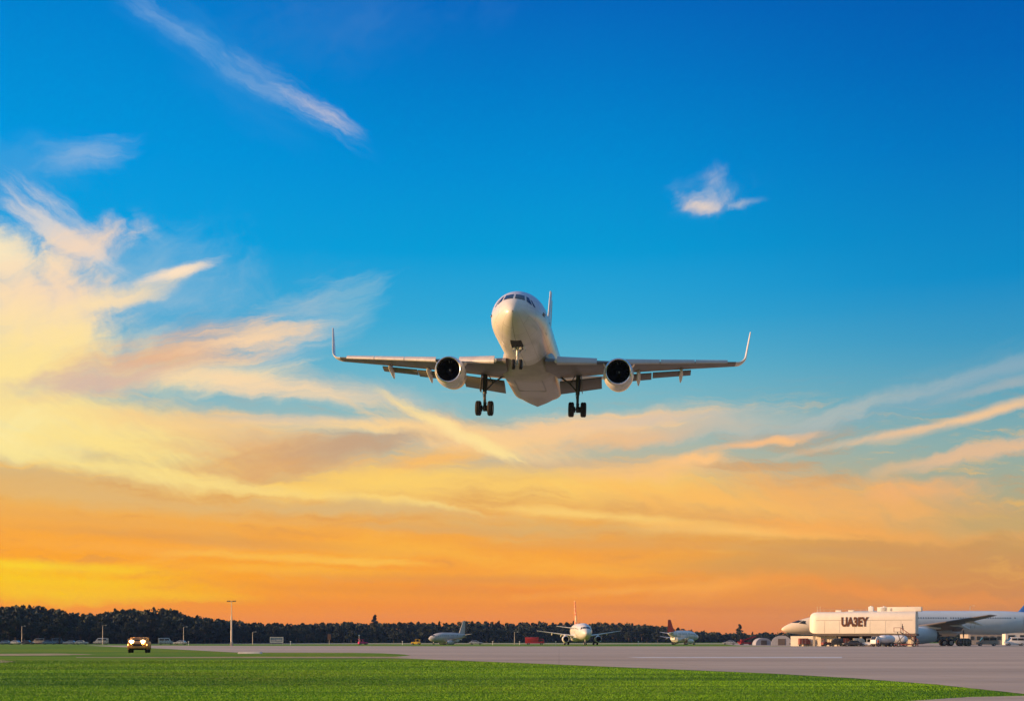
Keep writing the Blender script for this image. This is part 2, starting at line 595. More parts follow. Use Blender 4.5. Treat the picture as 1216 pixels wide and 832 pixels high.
M['wide_body'] = wide_body_sun_shade()
M['belly'] = material('greige_belly_paint', (0.40, 0.37, 0.35), 0.4, 0, 0.2, 0.8, coat=0.2)
M['dull'] = material('dull_grey_white_paint', (0.40, 0.41, 0.43), 0.5, 0, 0.15, 0.8)
M['tan_board'] = material('weathered_brown_board', (0.11, 0.055, 0.035), 0.8, 0, 0.2, 2)
M['cream'] = material('cream_cladding', (0.74, 0.70, 0.62), 0.5, 0, 0.06, 0.4)
M['paleblue'] = material('pale_blue_aircraft_paint', (0.52, 0.60, 0.66), 0.35, 0, 0.06, 0.4, coat=0.2)
M['wing_grey'] = material('wing_grey_paint', (0.155, 0.145, 0.14), 0.45, 0, 0.15, 0.8)
M['slat'] = material('bare_slat_metal_paint', (0.48, 0.46, 0.45), 0.4, 0.2, 0.08, 1.0)
M['metal'] = material('polished_lip_metal', (0.75, 0.74, 0.72), 0.22, 0.9, 0.05, 2.0)
M['gear'] = material('gear_grey_steel', (0.10, 0.10, 0.105), 0.45, 0.4, 0.2, 4.0)
M['gear_white'] = material('gear_white_steel', (0.62, 0.62, 0.62), 0.4, 0.1, 0.15, 4.0)
M['tyre'] = material('tyre_rubber', (0.016, 0.016, 0.018), 0.75, 0, 0.25, 6.0)
M['dark'] = material('dark_bay', (0.02, 0.02, 0.022), 0.7, 0, 0.2, 3.0)
M['fan'] = material('fan_titanium', (0.035, 0.035, 0.04), 0.4, 0.5, 0.1, 3.0)
M['glass'] = material('dark_cockpit_glass', (0.02, 0.025, 0.03), 0.06, 0, 0.0)
M['window'] = material('cabin_window_glass', (0.05, 0.06, 0.07), 0.15)
M['seam'] = material('panel_seam_grey', (0.30, 0.30, 0.30), 0.5)
M['red'] = material('red_vehicle_paint', (0.33, 0.02, 0.025), 0.45, 0, 0.1, 2)
M['red_tail'] = material('red_tail_paint', (0.62, 0.06, 0.03), 0.4, 0, 0.1, 1)
M['magenta'] = material('magenta_paint', (0.55, 0.03, 0.16), 0.4, 0, 0.1, 2)
M['yellow'] = material('yellow_vehicle_paint', (0.65, 0.42, 0.03), 0.4, 0, 0.1, 2)
M['blue_tail'] = material('blue_tail_paint', (0.03, 0.14, 0.50), 0.4, 0, 0.05, 1)
M['carwhite'] = material('white_car_paint', (0.72, 0.74, 0.76), 0.25, 0, 0.05, 2, coat=0.5)
M['carblue'] = material('blue_grey_car_paint', (0.16, 0.22, 0.32), 0.25, 0.2, 0.05, 2, coat=0.5)
M['cardark'] = material('dark_car_paint', (0.05, 0.05, 0.06), 0.25, 0.2, 0.05, 2, coat=0.5)
M['carsilver'] = material('silver_car_paint', (0.45, 0.46, 0.48), 0.3, 0.5, 0.05, 2, coat=0.5)
M['tan'] = material('tan_truck_paint', (0.60, 0.26, 0.06), 0.45, 0, 0.2, 2)
M['pole'] = material('galvanised_pole', (0.42, 0.40, 0.38), 0.5, 0.5, 0.15, 2)
M['concrete_wall'] = material('concrete_wall', (0.36, 0.33, 0.29), 0.8, 0, 0.15, 0.5)
M['sign_brown'] = material('brown_lettering', (0.10, 0.035, 0.012), 0.5, 0, 0.1, 2)
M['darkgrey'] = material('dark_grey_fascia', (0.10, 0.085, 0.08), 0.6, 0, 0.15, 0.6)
M['canvas'] = material('pale_canvas', (0.30, 0.32, 0.38), 0.8, 0, 0.12, 1.5)
M['skin'] = material('skin', (0.36, 0.20, 0.13), 0.6, 0, 0.05, 4)
M['cloth_dark'] = material('dark_work_clothes', (0.04, 0.035, 0.05), 0.85, 0, 0.2, 6)
M['cloth_orange'] = material('orange_vest', (0.55, 0.13, 0.03), 0.8, 0, 0.1, 6)
M['crate'] = material('dark_red_container', (0.22, 0.06, 0.05), 0.6, 0, 0.2, 2)
M['lamp'] = material('lit_headlamp', (0.9, 0.9, 0.9), 0.2, emit=(1.0, 0.50, 0.12), estr=1.6)
M['lamp_core'] = material('lit_headlamp_bulb', (0.9, 0.9, 0.9), 0.2, emit=(1.0, 0.80, 0.45), estr=20.0)
M['lamp_amber'] = material('lit_amber_lamp', (0.9, 0.6, 0.2), 0.2, emit=(1.0, 0.45, 0.1), estr=3.0)
M['lamp_off'] = material('lamp_glass', (0.75, 0.75, 0.72), 0.12, 0.2)


# ------------------------------------------------------------------ ground
def ground_grass_mat():
    m = bpy.data.materials.new('mown_grass')
    m.use_nodes = True
    t = m.node_tree
    g = G(t)
    b = t.nodes['Principled BSDF']
    tc = g.n('ShaderNodeTexCoord')
    P = tc.outputs['Object']
    big = g.noise(P, 0.035, 4, 0.6, 0.5)
    strip = g.noise(g.mapping(P, (0, 0, 0), (0, 0, R(6)), (0.02, 0.16, 1)), 1.0, 5, 0.6, 0.6)
    mid = g.noise(P, 0.7, 6, 0.65)
    fine = g.noise(g.mapping(P, (0, 0, 0), (0, 0, 0), (1, 0.6, 1)), 14, 4, 0.7)
    c = g.mix(g.rng(strip, 0.35, 0.66), (0.056, 0.158, 0.003, 1), (0.170, 0.325, 0.004, 1))
    c = g.mix(g.rng(big, 0.45, 0.7, 0, 0.7), c, (0.30, 0.29, 0.008, 1))
    c = g.mix(g.rng(mid, 0.50, 0.78, 0, 0.5), c, (0.27, 0.26, 0.02, 1))
    c = g.mix(g.rng(fine, 0.35, 0.65, 0.0, 0.45), c, (0.06, 0.14, 0.003, 1))
    g.put(b.inputs['Base Color'], c)
    b.inputs['Roughness'].default_value = 0.85
    b.inputs['Specular IOR Level'].default_value = 0.15
    bn = g.n('ShaderNodeBump')
    bn.inputs['Strength'].default_value = 0.8
    bn.inputs['Distance'].default_value = 0.06
    g.put(bn.inputs['Height'], g.math('ADD', fine, mid))
    g.put(b.inputs['Normal'], bn.outputs[0])
    return m


def pavement_mat(name, base, warm):
    m = bpy.data.materials.new(name)
    m.use_nodes = True
    t = m.node_tree
    g = G(t)
    b = t.nodes['Principled BSDF']
    tc = g.n('ShaderNodeTexCoord')
    P = tc.outputs['Object']
    a = g.noise(g.mapping(P, (0, 0, 0), (0, 0, R(3)), (0.010, 0.09, 1)), 1.0, 6, 0.6, 0.3)
    s = g.noise(P, 0.6, 6, 0.7)
    f = g.noise(P, 9.0, 3, 0.7)
    c = g.mix(g.rng(a, 0.3, 0.7), tuple(x * 0.78 for x in base) + (1,), tuple(x * 1.1 for x in base) + (1,))
    c = g.mix(g.rng(a, 0.55, 0.75, 0, 0.6), c, (*warm, 1))
    c = g.mix(g.rng(s, 0.45, 0.8, 0, 0.35), c, tuple(x * 0.6 for x in base) + (1,))
    c = g.mix(g.rng(f, 0.4, 0.8, 0, 0.25), c, tuple(x * 0.7 for x in base) + (1,))
    tm = g.noise(g.mapping(P, (7, 3, 0), (0, 0, R(1.5)), (0.006, 0.30, 1)), 1.0, 7, 0.7, 0.2)
    c = g.mix(g.rng(tm, 0.48, 0.68, 0, 0.5), c, tuple(x * 0.42 for x in base) + (1,))
    patch = g.noise(P, 0.08, 5, 0.6, 0.8)
    c = g.mix(g.rng(patch, 0.55, 0.62, 0, 0.16), c, tuple(x * 0.5 for x in base) + (1,))
    # slab joints
    br = g.n('ShaderNodeTexBrick')
    g.put(br.inputs['Vector'], g.mapping(P, (0, 0, 0), (0, 0, R(2)), (1, 1, 1)))
    br.inputs['Scale'].default_value = 1.0
    br.inputs['Brick Width'].default_value = 7.5
    br.inputs['Row Height'].default_value = 7.5
    br.inputs['Mortar Size'].default_value = 0.05
    br.offset = 0.0
    c = g.mix(g.math('MULTIPLY', br.outputs['Fac'], 0.22), c, tuple(x * 0.35 for x in base) + (1,))
    g.put(b.inputs['Base Color'], c)
    g.put(b.inputs['Roughness'], g.rng(s, 0.3, 0.7, 0.62, 0.8))
    bn = g.n('ShaderNodeBump')
    bn.inputs['Strength'].default_value = 0.3
    bn.inputs['Distance'].default_value = 0.02
    g.put(bn.inputs['Height'], f)
    g.put(b.inputs['Normal'], bn.outputs[0])
    return m


M['grass'] = ground_grass_mat()
M['pavement'] = pavement_mat('apron_concrete', (0.48, 0.37, 0.27), (0.56, 0.40, 0.25))
M['dirt'] = material('dry_track', (0.34, 0.26, 0.14), 0.9, 0, 0.3, 0.6)
M['paint_line'] = material('worn_white_paint', (0.62, 0.60, 0.57), 0.6, 0, 0.25, 0.4)


def sheet(name, pts, z, mat, sub=0):
    me = bpy.data.meshes.new(name)
    me.from_pydata([(p[0], p[1], z) for p in pts], [], [tuple(range(len(pts)))])
    me.materials.append(mat)
    bm = bmesh.new()
    bm.from_mesh(me)
    bmesh.ops.recalc_face_normals(bm, faces=bm.faces)
    if bm.faces[0].normal.z < 0:
        bmesh.ops.reverse_faces(bm, faces=bm.faces)
    bmesh.ops.triangulate(bm, faces=bm.faces)
    bm.to_mesh(me)
    bm.free()
    o = bpy.data.objects.new(name, me)
    COL.objects.link(o)
    return tag(o, kind='structure')


def px_edge(pts, wob=0.0, n=8, seed=0):
    """ground polyline through photo pixels, with small irregularities"""
    rnd = random.Random(seed)
    out = []
    for (a, b) in zip(pts[:-1], pts[1:]):
        for k in range(n):
            t = k / n
            p = gp(a[0] + (b[0] - a[0]) * t, a[1] + (b[1] - a[1]) * t)
            p.x += rnd.uniform(-wob, wob)
            p.y += rnd.uniform(-wob, wob)
            out.append(p)
    out.append(gp(*pts[-1]))
    return out


sheet('ground', [(-2400, -1200), (2400, -1200), (2400, 2600), (-2400, 2600)], 0.0, M['grass'])
# runway and apron: far edge along the grass strip, near edge along the main lawn
near_edge = px_edge([(100, 779.6), (430, 780.2), (490, 781.6), (640, 787.5), (770, 793), (912, 799), (1010, 804.5), (1110, 812), (1216, 823.5), (1420, 850)], 0.05, 10, 3)
far_edge = [gp(1700, 766.9), gp(912, 766.9), gp(608, 766.9), gp(300, 766.3), gp(100, 765.8)]
pav = near_edge[10:] + far_edge + [gp(118, 766.6), gp(200, 770), gp(280, 774.2), gp(420, 774.6), gp(455, 775.2), gp(480, 776.6), gp(488, 778.0), gp(470, 779.2)]
sheet('runway', pav, 0.006, M['pavement'])
sheet('taxiway', [gp(860, 764.6), gp(880, 766.2), gp(950, 766.75), gp(1900, 766.75), gp(1900, 763.2), gp(900, 763.2)], 0.004, M['pavement'])
sheet('perimeter_road', [gp(-200, 764.2), gp(880, 764.2), gp(880, 763.3), gp(-200, 763.3)], 0.010, M['pavement'])
sheet('track', px_edge([(90, 779.8), (470, 779.3)], 0.1, 30, 5) + px_edge([(486, 781.0), (300, 780.7), (90, 780.4)], 0.2, 30, 6), 0.008, M['dirt'])
sheet('dirt_patch', px_edge([(-60, 776.2), (60, 775.4), (118, 776.4), (60, 777.8), (-60, 778.4)], 0.5, 8, 9), 0.007, M['dirt'])
sheet('dirt_patch', px_edge([(-40, 783), (6, 783.4), (16, 785), (4, 786.4), (-40, 787)], 0.3, 8, 11), 0.007, M['dirt'])
sheet('taxi_line', px_edge([(742, 779.6), (1000, 779.4), (1000, 780.9), (760, 780.7)], 0.05, 6, 1), 0.012, M['paint_line'])
sheet('path', px_edge([(1075, 832.5), (1150, 827.5), (1216, 826), (1400, 824)], 0.03, 10, 4) + [gp(1400, 900), gp(900, 900)], 0.010, M['pavement'])
kb = MB()
kb.box((0, 0, 0.09), (2.5, 1.0, 0.18), taper=0.92)
mk = kb.build('runway_marker', M['paint_line'], None, bevel=0.02, loc=gp(297, 775.6))
tag(mk, 'low white concrete marker slab lying on the grass edge before the light mast', 'marker')


def grass_blades():
    rng = np.random.default_rng(5)
    N = 420000
    u = rng.random(N)
    D = 29.0 + (95.0 - 29.0) * u ** 1.9
    px = rng.uniform(-30, 1246, N)
    X = (px - 608) * D / F
    py = HZ + F * EYE / D
    ex = np.array([-100, 430, 490, 640, 770, 912, 1010, 1110, 1216, 1420.])
    ey = np.array([781, 781, 782.2, 788, 793.5, 799.5, 805, 812.5, 824, 851.])
    ok = py > np.interp(px, ex, ey)
    cx = np.array([900, 1075, 1150, 1216, 1400.])
    cy = np.array([860, 832.5, 827.5, 826, 824.])
    ok &= ~((py > np.interp(px, cx, cy)) & (px > 1000))
    X, D = X[ok], D[ok]
    n = len(X)
    h = rng.uniform(0.010, 0.024, n) * (0.7 + 0.8 * rng.random(n) ** 3) * np.interp(D, [29, 95], [1, 1.4])
    w = rng.uniform(0.006, 0.012, n) * np.interp(D, [29, 95], [1.2, 3.2])
    a = rng.uniform(0, PI, n)
    lx, ly = rng.normal(0, 0.012, n), rng.normal(0, 0.012, n)
    v = np.zeros((n, 3, 3))
    v[:, 0] = np.c_[X - np.cos(a) * w, D - np.sin(a) * w, np.zeros(n)]
    v[:, 1] = np.c_[X + np.cos(a) * w, D + np.sin(a) * w, np.zeros(n)]
    v[:, 2] = np.c_[X + lx, D + ly, h]
    me = bpy.data.meshes.new('grass')
    me.vertices.add(n * 3)
    me.vertices.foreach_set('co', v.reshape(-1))
    me.loops.add(n * 3)
    me.loops.foreach_set('vertex_index', np.arange(n * 3, dtype=np.int32))
    me.polygons.add(n)
    me.polygons.foreach_set('loop_start', np.arange(0, n * 3, 3, dtype=np.int32))
    me.update(calc_edges=True)
    m = bpy.data.materials.new('grass_blades')
    m.use_nodes = True
    g = G(m.node_tree)
    b = m.node_tree.nodes['Principled BSDF']
    tc = g.n('ShaderNodeTexCoord')
    strip = g.noise(g.mapping(tc.outputs['Object'], (0, 0, 0), (0, 0, R(6)), (0.02, 0.16, 1)), 1.0, 5, 0.6, 0.6)
    fine = g.noise(tc.outputs['Object'], 6, 3, 0.7)
    c = g.mix(g.rng(strip, 0.35, 0.66), (0.050, 0.170, 0.003, 1), (0.165, 0.370, 0.004, 1))
    c = g.mix(g.rng(fine, 0.4, 0.75, 0, 0.3), c, (0.16, 0.33, 0.008, 1))
    g.put(b.inputs['Base Color'], c)
    b.inputs['Roughness'].default_value = 0.6
    b.inputs['Specular IOR Level'].default_value = 0.2
    me.materials.append(m)
    o = bpy.data.objects.new('grass', me)
    COL.objects.link(o)
    tag(o, 'short mown green lawn beside the runway', 'grass', kind='stuff')


grass_blades()


# ------------------------------------------------------------------ aircraft builder
def smoothstep(a, b, x):
    t = max(0.0, min(1.0, (x - a) / (b - a)))
    return t * t * (3 - 2 * t)


class Fuse:
    """fuselage surface: nose at y=0 pointing to -Y, circular sections"""
    def __init__(s, L, Rad, nose=6.5, tail=13.5, droop=0.55, tail_up=1.0):
        s.L, s.R, s.nose, s.tail, s.droop, s.up = L, Rad, nose, tail, droop, tail_up

    def r(s, y):
        if y < s.nose:
            t = 1 - y / s.nose
            return s.R * max(0.0, 1 - t ** 2.1) ** 0.56
        if y > s.L - s.tail:
            t = (y - (s.L - s.tail)) / s.tail
            return s.R * (1 - 0.90 * t ** 1.55)
        return s.R

    def zc(s, y):
        z = 0.0
        if y < s.nose:
            z = -s.droop * (1 - y / s.nose) ** 1.6
        if y > s.L - s.tail:
            t = (y - (s.L - s.tail)) / s.tail
            z = s.up * t ** 1.6
        return z

    def pt(s, y, th, off=0.0):
        r = s.r(y) + off
        return Vector((math.sin(th) * r, y, s.zc(y) + math.cos(th) * r))

    def solve_front(s, x, z):
        lo, hi = 0.0, s.nose
        for _ in range(40):
            m = (lo + hi) / 2
            if x * x + (z - s.zc(m)) ** 2 > s.r(m) ** 2:
                lo = m
            else:
                hi = m
        return hi

    def mesh(s, n=64, ny=26):
        ys = [s.nose * (k / ny) ** 1.9 for k in range(ny + 1)]
        ys[0] = 0.004
        k = 10
        ys += [s.nose + (s.L - s.tail - s.nose) * i / k for i in range(1, k + 1)]
        ys += [s.L - s.tail + s.tail * i / 16 for i in range(1, 17)]
        mb = MB()
        mb.loft([[s.pt(y, 2 * PI * i / n) for i in range(n)] for y in ys])
        return mb

    def patch(s, corners, off=0.012, k=6):
        """pane on the nose given by four front-view corners (x, z)"""
        a, b, c, d = [Vector((p[0], p[1])) for p in corners]
        rows = []
        for i in range(k + 1):
            u = i / k
            row = []
            for j in range(k + 1):
                v = j / k
                p = (a * (1 - v) + b * v) * (1 - u) + (d * (1 - v) + c * v) * u
                y = s.solve_front(p.x, p.y)
                q = Vector((p.x, y, p.y))
                nrm = Vector((p.x, 0, p.y - s.zc(y)))
                nrm = (nrm.normalized() + Vector((0, -0.55, 0))).normalized()
                row.append(q + nrm * off)
            rows.append(row)
        mb = MB()
        mb.loft(rows, False, False, closed=False)
        return mb


AIRFOIL = [(1.0, 0.0), (0.8, 0.20), (0.6, 0.40), (0.4, 0.52), (0.25, 0.52), (0.12, 0.42), (0.05, 0.29), (0.015, 0.16), (0.0, 0.0),
           (0.015, -0.13), (0.05, -0.22), (0.12, -0.31), (0.25, -0.40), (0.4, -0.44), (0.6, -0.32), (0.8, -0.14)]


def section(x, yle, z, chord, tk, cant=0.0, inc=0.0, prof=AIRFOIL, side=1):
    """airfoil ring; cant turns the span direction upward, inc pitches it leading edge up"""
    out = []
    for cx, tz in prof:
        yy = cx * chord
        zz = tz * tk
        y2 = yy * math.cos(inc) + zz * math.sin(inc)
        z2 = -yy * math.sin(inc) + zz * math.cos(inc)
        out.append(Vector((side * (x - math.sin(cant) * z2), yle + y2, z + math.cos(cant) * z2)))
    return out


def interp(tab, x):
    for a, b in zip(tab[:-1], tab[1:]):
        if x <= b[0]:
            t = (x - a[0]) / (b[0] - a[0])
            return [p + (q - p) * t for p, q in zip(a[1:], b[1:])]
    return list(tab[-1][1:])


def wheel(name, parent, loc, r, w, rim_mat, n=28):
    """wheel turning on the X axis: rim mesh with a tyre child"""
    mb = MB()
    mb.lathe([(-w * .42, 0.001), (-w * .42, r * .22), (-w * .30, r * .30), (-w * .40, r * .52), (-w * .40, r * .60), (w * .40, r * .60), (w * .40, r * .52),
              (w * .30, r * .30), (w * .42, r * .22), (w * .42, 0.001)], axis='X', n=n)
    rim = mb.build(name, rim_mat, parent, loc=loc)
    t = MB()
    t.lathe([(-w * .44, r * .58), (-w * .5, r * .70), (-w * .5, r * .84), (-w * .40, r * .95), (-w * .22, r), (-w * .07, r), (-w * .06, r * .975), (w * .06, r * .975), (w * .07, r), (w * .22, r), (w * .40, r * .95),
             (w * .5, r * .84), (w * .5, r * .70), (w * .44, r * .58)], axis='X', n=n)
    t.build('tyre', M['tyre'], rim)
    return rim


def nacelle(root, x, y, z, r, L, paint, side):
    e = MB()
    # outer cowl and inner duct as one closed wall
    e.lathe([(0.16 * r, r * 0.985), (0.5 * r, r * 1.07), (1.2 * r, r * 1.14), (1.9 * r, r * 1.12), (0.82 * L, r * 0.98), (L, r * 0.80), (L, r * 0.76), (0.8 * L, r * 0.74), (1.2 * r, r * 0.87)], (x, y, z), 'Y', 48)
    cowl = e.build('engine_cowl', paint, root)
    lp = MB()
    lp.lathe([(0.175 * r, r * 0.990), (0.06 * r, r * 0.955), (0.0, r * 0.915), (0.03 * r, r * 0.875), (0.14 * r, r * 0.855), (0.30 * r, r * 0.85)], (x, y, z), 'Y', 48)
    lp.build('inlet_lip', M['metal'], cowl)
    du = MB()
    du.lathe([(0.28 * r, r * 0.852), (0.8 * r, r * 0.865), (1.25 * r, r * 0.865)], (x, y, z), 'Y', 48)
    du.build('inlet_duct', M['dark'], cowl)
    fb = MB()
    nb = 22
    for k in range(nb):
        a = 2 * PI * k / nb
        rows = []
        for i in range(5):
            rr = r * (0.25 + 0.60 * i / 4)
            tw = 0.5 + 0.5 * i / 4
            wd = r * 0.10
            c = Vector((math.cos(a + 0.12 * i / 4), 0, math.sin(a + 0.12 * i / 4)))
            tng = Vector((-c.z, 0, c.x))
            dv = tng * math.sin(tw) * wd + Vector((0, 1, 0)) * math.cos(tw) * wd
            base = Vector((x, y + 0.95 * r, z)) + c * rr
            rows.append([base - dv, base + dv])
        fb.loft(rows, False, False, closed=False)
    fb.lathe([(1.18 * r, r * 0.86), (1.2 * r, 0.001)], (x, y, z), 'Y', 32)
    fb.build('fan', M['fan'], cowl, smooth=False)
    sp = MB()
    sp.lathe([(0.58 * r, 0.002), (0.62 * r, r * 0.07), (0.75 * r, r * 0.16), (0.95 * r, r * 0.25), (1.05 * r, r * 0.26)], (x, y, z), 'Y', 24)
    spn = sp.build('spinner', M['fan'], cowl)
    mk = MB()
    mk.tube((x + 0.03 * r, y + 0.60 * r, z + 0.02 * r), (x + 0.06 * r, y + 0.50 * r + 0.12 * r, z + 0.045 * r), 0.05 * r, 0.05 * r, 8)
    mk.build('spinner_mark', M['white'], spn)
    ex = MB()
    ex.lathe([(0.78 * L, r * 0.62), (L, r * 0.55), (1.12 * L, r * 0.44), (1.12 * L, r * 0.40), (0.9 * L, r * 0.4)], (x, y, z), 'Y', 32)
    ex.lathe([(0.95 * L, r * 0.30), (1.1 * L, r * 0.25), (1.28 * L, 0.02)], (x, y, z), 'Y', 24)
    ex.build('exhaust', M['gear'], cowl)
    return cowl


def wing_set(root, side, tab, flaps, slats, detail, wing_mat, winglet=None, fairings=()):
    """tab rows: x, leading edge y, z, chord, thickness"""
    prof = AIRFOIL
    rings = [section(x, yl, z, c, t, 0, R(1.5), prof, side) for x, yl, z, c, t in tab]
    if winglet:
        xt, yt, zt, ct, tt = tab[-1]
        wh, sweep, out = winglet
        wl = [section(xt + .003, yt, zt, ct, tt, 0, R(1.5), prof, side)]
        for k in range(1, 7):
            f = k / 6
            cant = R(76) * smoothstep(0, 1, f)
            rad = 0.9
            xx = xt + rad * math.sin(f * R(76))
            zz = zt + rad * (1 - math.cos(f * R(76)))
            wl.append(section(xx, yt + 0.95 * f, zz, ct * (1 - 0.22 * f), tt, cant, R(1.0), prof, side))
        x1, z1, y1 = xx, zz, yt + 0.95
        for k in range(1, 4):
            f = k / 3
            wl.append(section(x1 + out * f, y1 + sweep * f, z1 + wh * f, ct * (0.78 - 0.45 * f), tt * (1 - 0.4 * f), R(78), 0, prof, side))
    mb = MB()
    mb.loft(rings)
    w = mb.build('wing', wing_mat, root)
    if winglet:
        wm_ = MB()
        wm_.loft(wl)
        wm_.build('winglet', M['white'], w)
    def wpt(x):
        return interp(tab, x)
    if slats:
        for (xa, xb) in slats:
            rs = []
            for k in range(9):
                x = xa + (xb - xa) * k / 8
                yl, z, c, t = wpt(x)
                sc = 0.085 * c + 0.20
                st = t * 0.42 + 0.13
                pr = [(1.0, 0.62), (0.6, 0.60), (0.3, 0.44), (0.1, 0.20), (0.0, -0.06), (0.06, -0.30), (0.25, -0.46), (0.45, -0.46), (0.40, -0.2), (0.6, 0.25)]
                rs.append(section(x, yl - 0.08 - 0.075 * c, z - 0.02 * c - 0.02, sc, st, 0, R(-20), pr, side))
            s = MB()
            s.loft(rs)
            s.build('slat', M['slat'], w)
    for (xa, xb, fc, defl, drop) in flaps:
        rs = []
        for k in range(7):
            x = xa + (xb - xa) * k / 6
            yl, z, c, t = wpt(x)
            ch = fc * (0.6 + 0.4 * c / wpt(xa)[2])
            rs.append(section(x, yl + c * 1.0 - ch * 0.20, z - 0.05 * c - drop, ch, 0.17 * ch, 0, R(defl), prof, side))
        s = MB()
        s.loft(rs)
        s.build('flap', wing_mat, w)
    for (x, ln, rr) in fairings:
        yl, z, c, t = wpt(x)
        y0 = yl + c * 0.56
        rings = []
        for k in range(13):
            f = k / 12
            r_ = rr * max(0.03, math.sin(PI * min(1, f * 0.92 + 0.04)) ** 0.6)
            dz = -0.16 * t - 0.28 - 1.0 * max(0, f - 0.45) ** 1.3 * ln * 0.42
            rings.append([Vector((side * x + math.cos(a) * r_ * 0.62, y0 + ln * f, z + dz + math.sin(a) * r_ * 1.25)) for a in [2 * PI * i / 14 for i in range(14)]])
        s = MB()
        s.loft(rings)
        s.build('flap_track_fairing', M['white'], w)
    return w, wpt


def fin_loft(root, name, y0, z0, h, c0, c1, sweep, tk, mat):
    rs = []
    for k in range(7):
        f = k / 6
        c = c0 + (c1 - c0) * f
        y = y0 + sweep * f
        t = tk * (1 - 0.5 * f)
        rs.append([Vector((tz * t, y + cx * c, z0 + h * f)) for cx, tz in AIRFOIL])
    mb = MB()
    mb.loft(rs)
    return mb.build(name, mat, root)


def tailplane(root, side, x0, y0, z0, span, c0, c1, sweep, dih, tk, mat):
    rs = []
    for k in range(5):
        f = k / 4
        rs.append(section(x0 + span * f, y0 + sweep * f, z0 + dih * f, c0 + (c1 - c0) * f, tk * (1 - .5 * f), 0, R(-2), AIRFOIL, side))
    mb = MB()
    mb.loft(rs)
    return mb.build('tailplane', mat, root)


def main_gear(root, x, y, ztop, zaxle, r, w, track, side, detail=True, bogie=1):
    mb = MB()
    mb.tube((x, y, ztop), (x, y, zaxle + (ztop - zaxle) * 0.42), 0.17, 0.16, 14)
    mb.tube((x, y, zaxle + (ztop - zaxle) * 0.45), (x, y, zaxle), 0.105, 0.105, 12)
    mb.tube((x - track / 2, y, zaxle), (x + track / 2, y, zaxle), 0.085, 0.085, 10)
    mb.tube((x, y - 0.1, zaxle + 0.16), (x, y + 0.16, zaxle - 0.16), 0.13, 0.13, 10)
    g = mb.build('main_gear', M['gear'], root)
    for b in range(bogie):
        dy = (b - (bogie - 1) / 2) * 2.15 * r
        for s in (-1, 1):
            wheel('wheel', g, (x + s * track / 2, y + dy, zaxle), r, w, M['gear_white'])
    if bogie > 1:
        bb = MB()
        bb.box((x, y, zaxle), (0.22, 2.2 * r * (bogie - 1) + 0.3, 0.26))
        bb.build('bogie_beam', M['gear'], g)
    if detail:
        br = MB()
        zi = ztop + 0.02
        zm = zaxle + (ztop - zaxle) * 0.46
        br.tube((x - side * 1.75, y + 0.1, zi), (x - side * 0.62, y + 0.05, zm + 0.75), 0.075, 0.065, 8)
        br.tube((x - side * 0.66, y + 0.05, zm + 0.78), (x, y, zm + 0.06), 0.065, 0.06, 8)
        br.tube((x - side * 0.64, y + 0.05, zm + 0.77), (x - side * 0.25, y + 0.05, zi - 0.1), 0.04, 0.035, 6)
        br.build('side_brace', M['gear'], g)
        tl = MB()
        tl.box((x, y + 0.27, zaxle + 0.75), (0.20, 0.06, 0.72), Matrix.Rotation(R(22), 3, 'X'), 0.6)
        tl.box((x, y + 0.27, zaxle + 0.25), (0.20, 0.06, 0.62), Matrix.Rotation(R(-24), 3, 'X'), 1.3)
        tl.build('torque_link', M['gear'], g)
        dr = MB()
        dr.box((x + side * 0.30, y, (ztop + zm) / 2 + 0.1), (0.05, 0.95, ztop - zm + 0.1), Matrix.Rotation(side * R(-4), 3, 'Y'))
        dr.build('gear_door', M['wing_grey'], g, bevel=0.015)
        hs = MB()
        for k, (dx, dyy) in enumerate(((0.16, -0.08), (-0.15, -0.1), (0.10, -0.16))):
            a = Vector((x + dx, y + dyy, ztop - 0.1))
            for i in range(5):
                b_ = Vector((x + dx * (1.2 - i * .2) + 0.03 * math.sin(i * 2.1 + k), y + dyy - 0.03 * (i % 2), ztop - (ztop - zaxle) * (i + 1) / 5.2))
                hs.tube(a, b_, 0.022, 0.022, 6)
                a = b_
        hs.build('hydraulic_hose', M['dark'], g)
        bp = MB()
        for s in (-1, 1):
            bp.lathe([(-0.16, 0.20), (-0.16, 0.24), (0.1, 0.24), (0.1, 0.20)], (x + s * track * 0.27, y, zaxle), 'X', 14, close=True)
        bp.build('brake_pack', M['dark'], g)
    return g


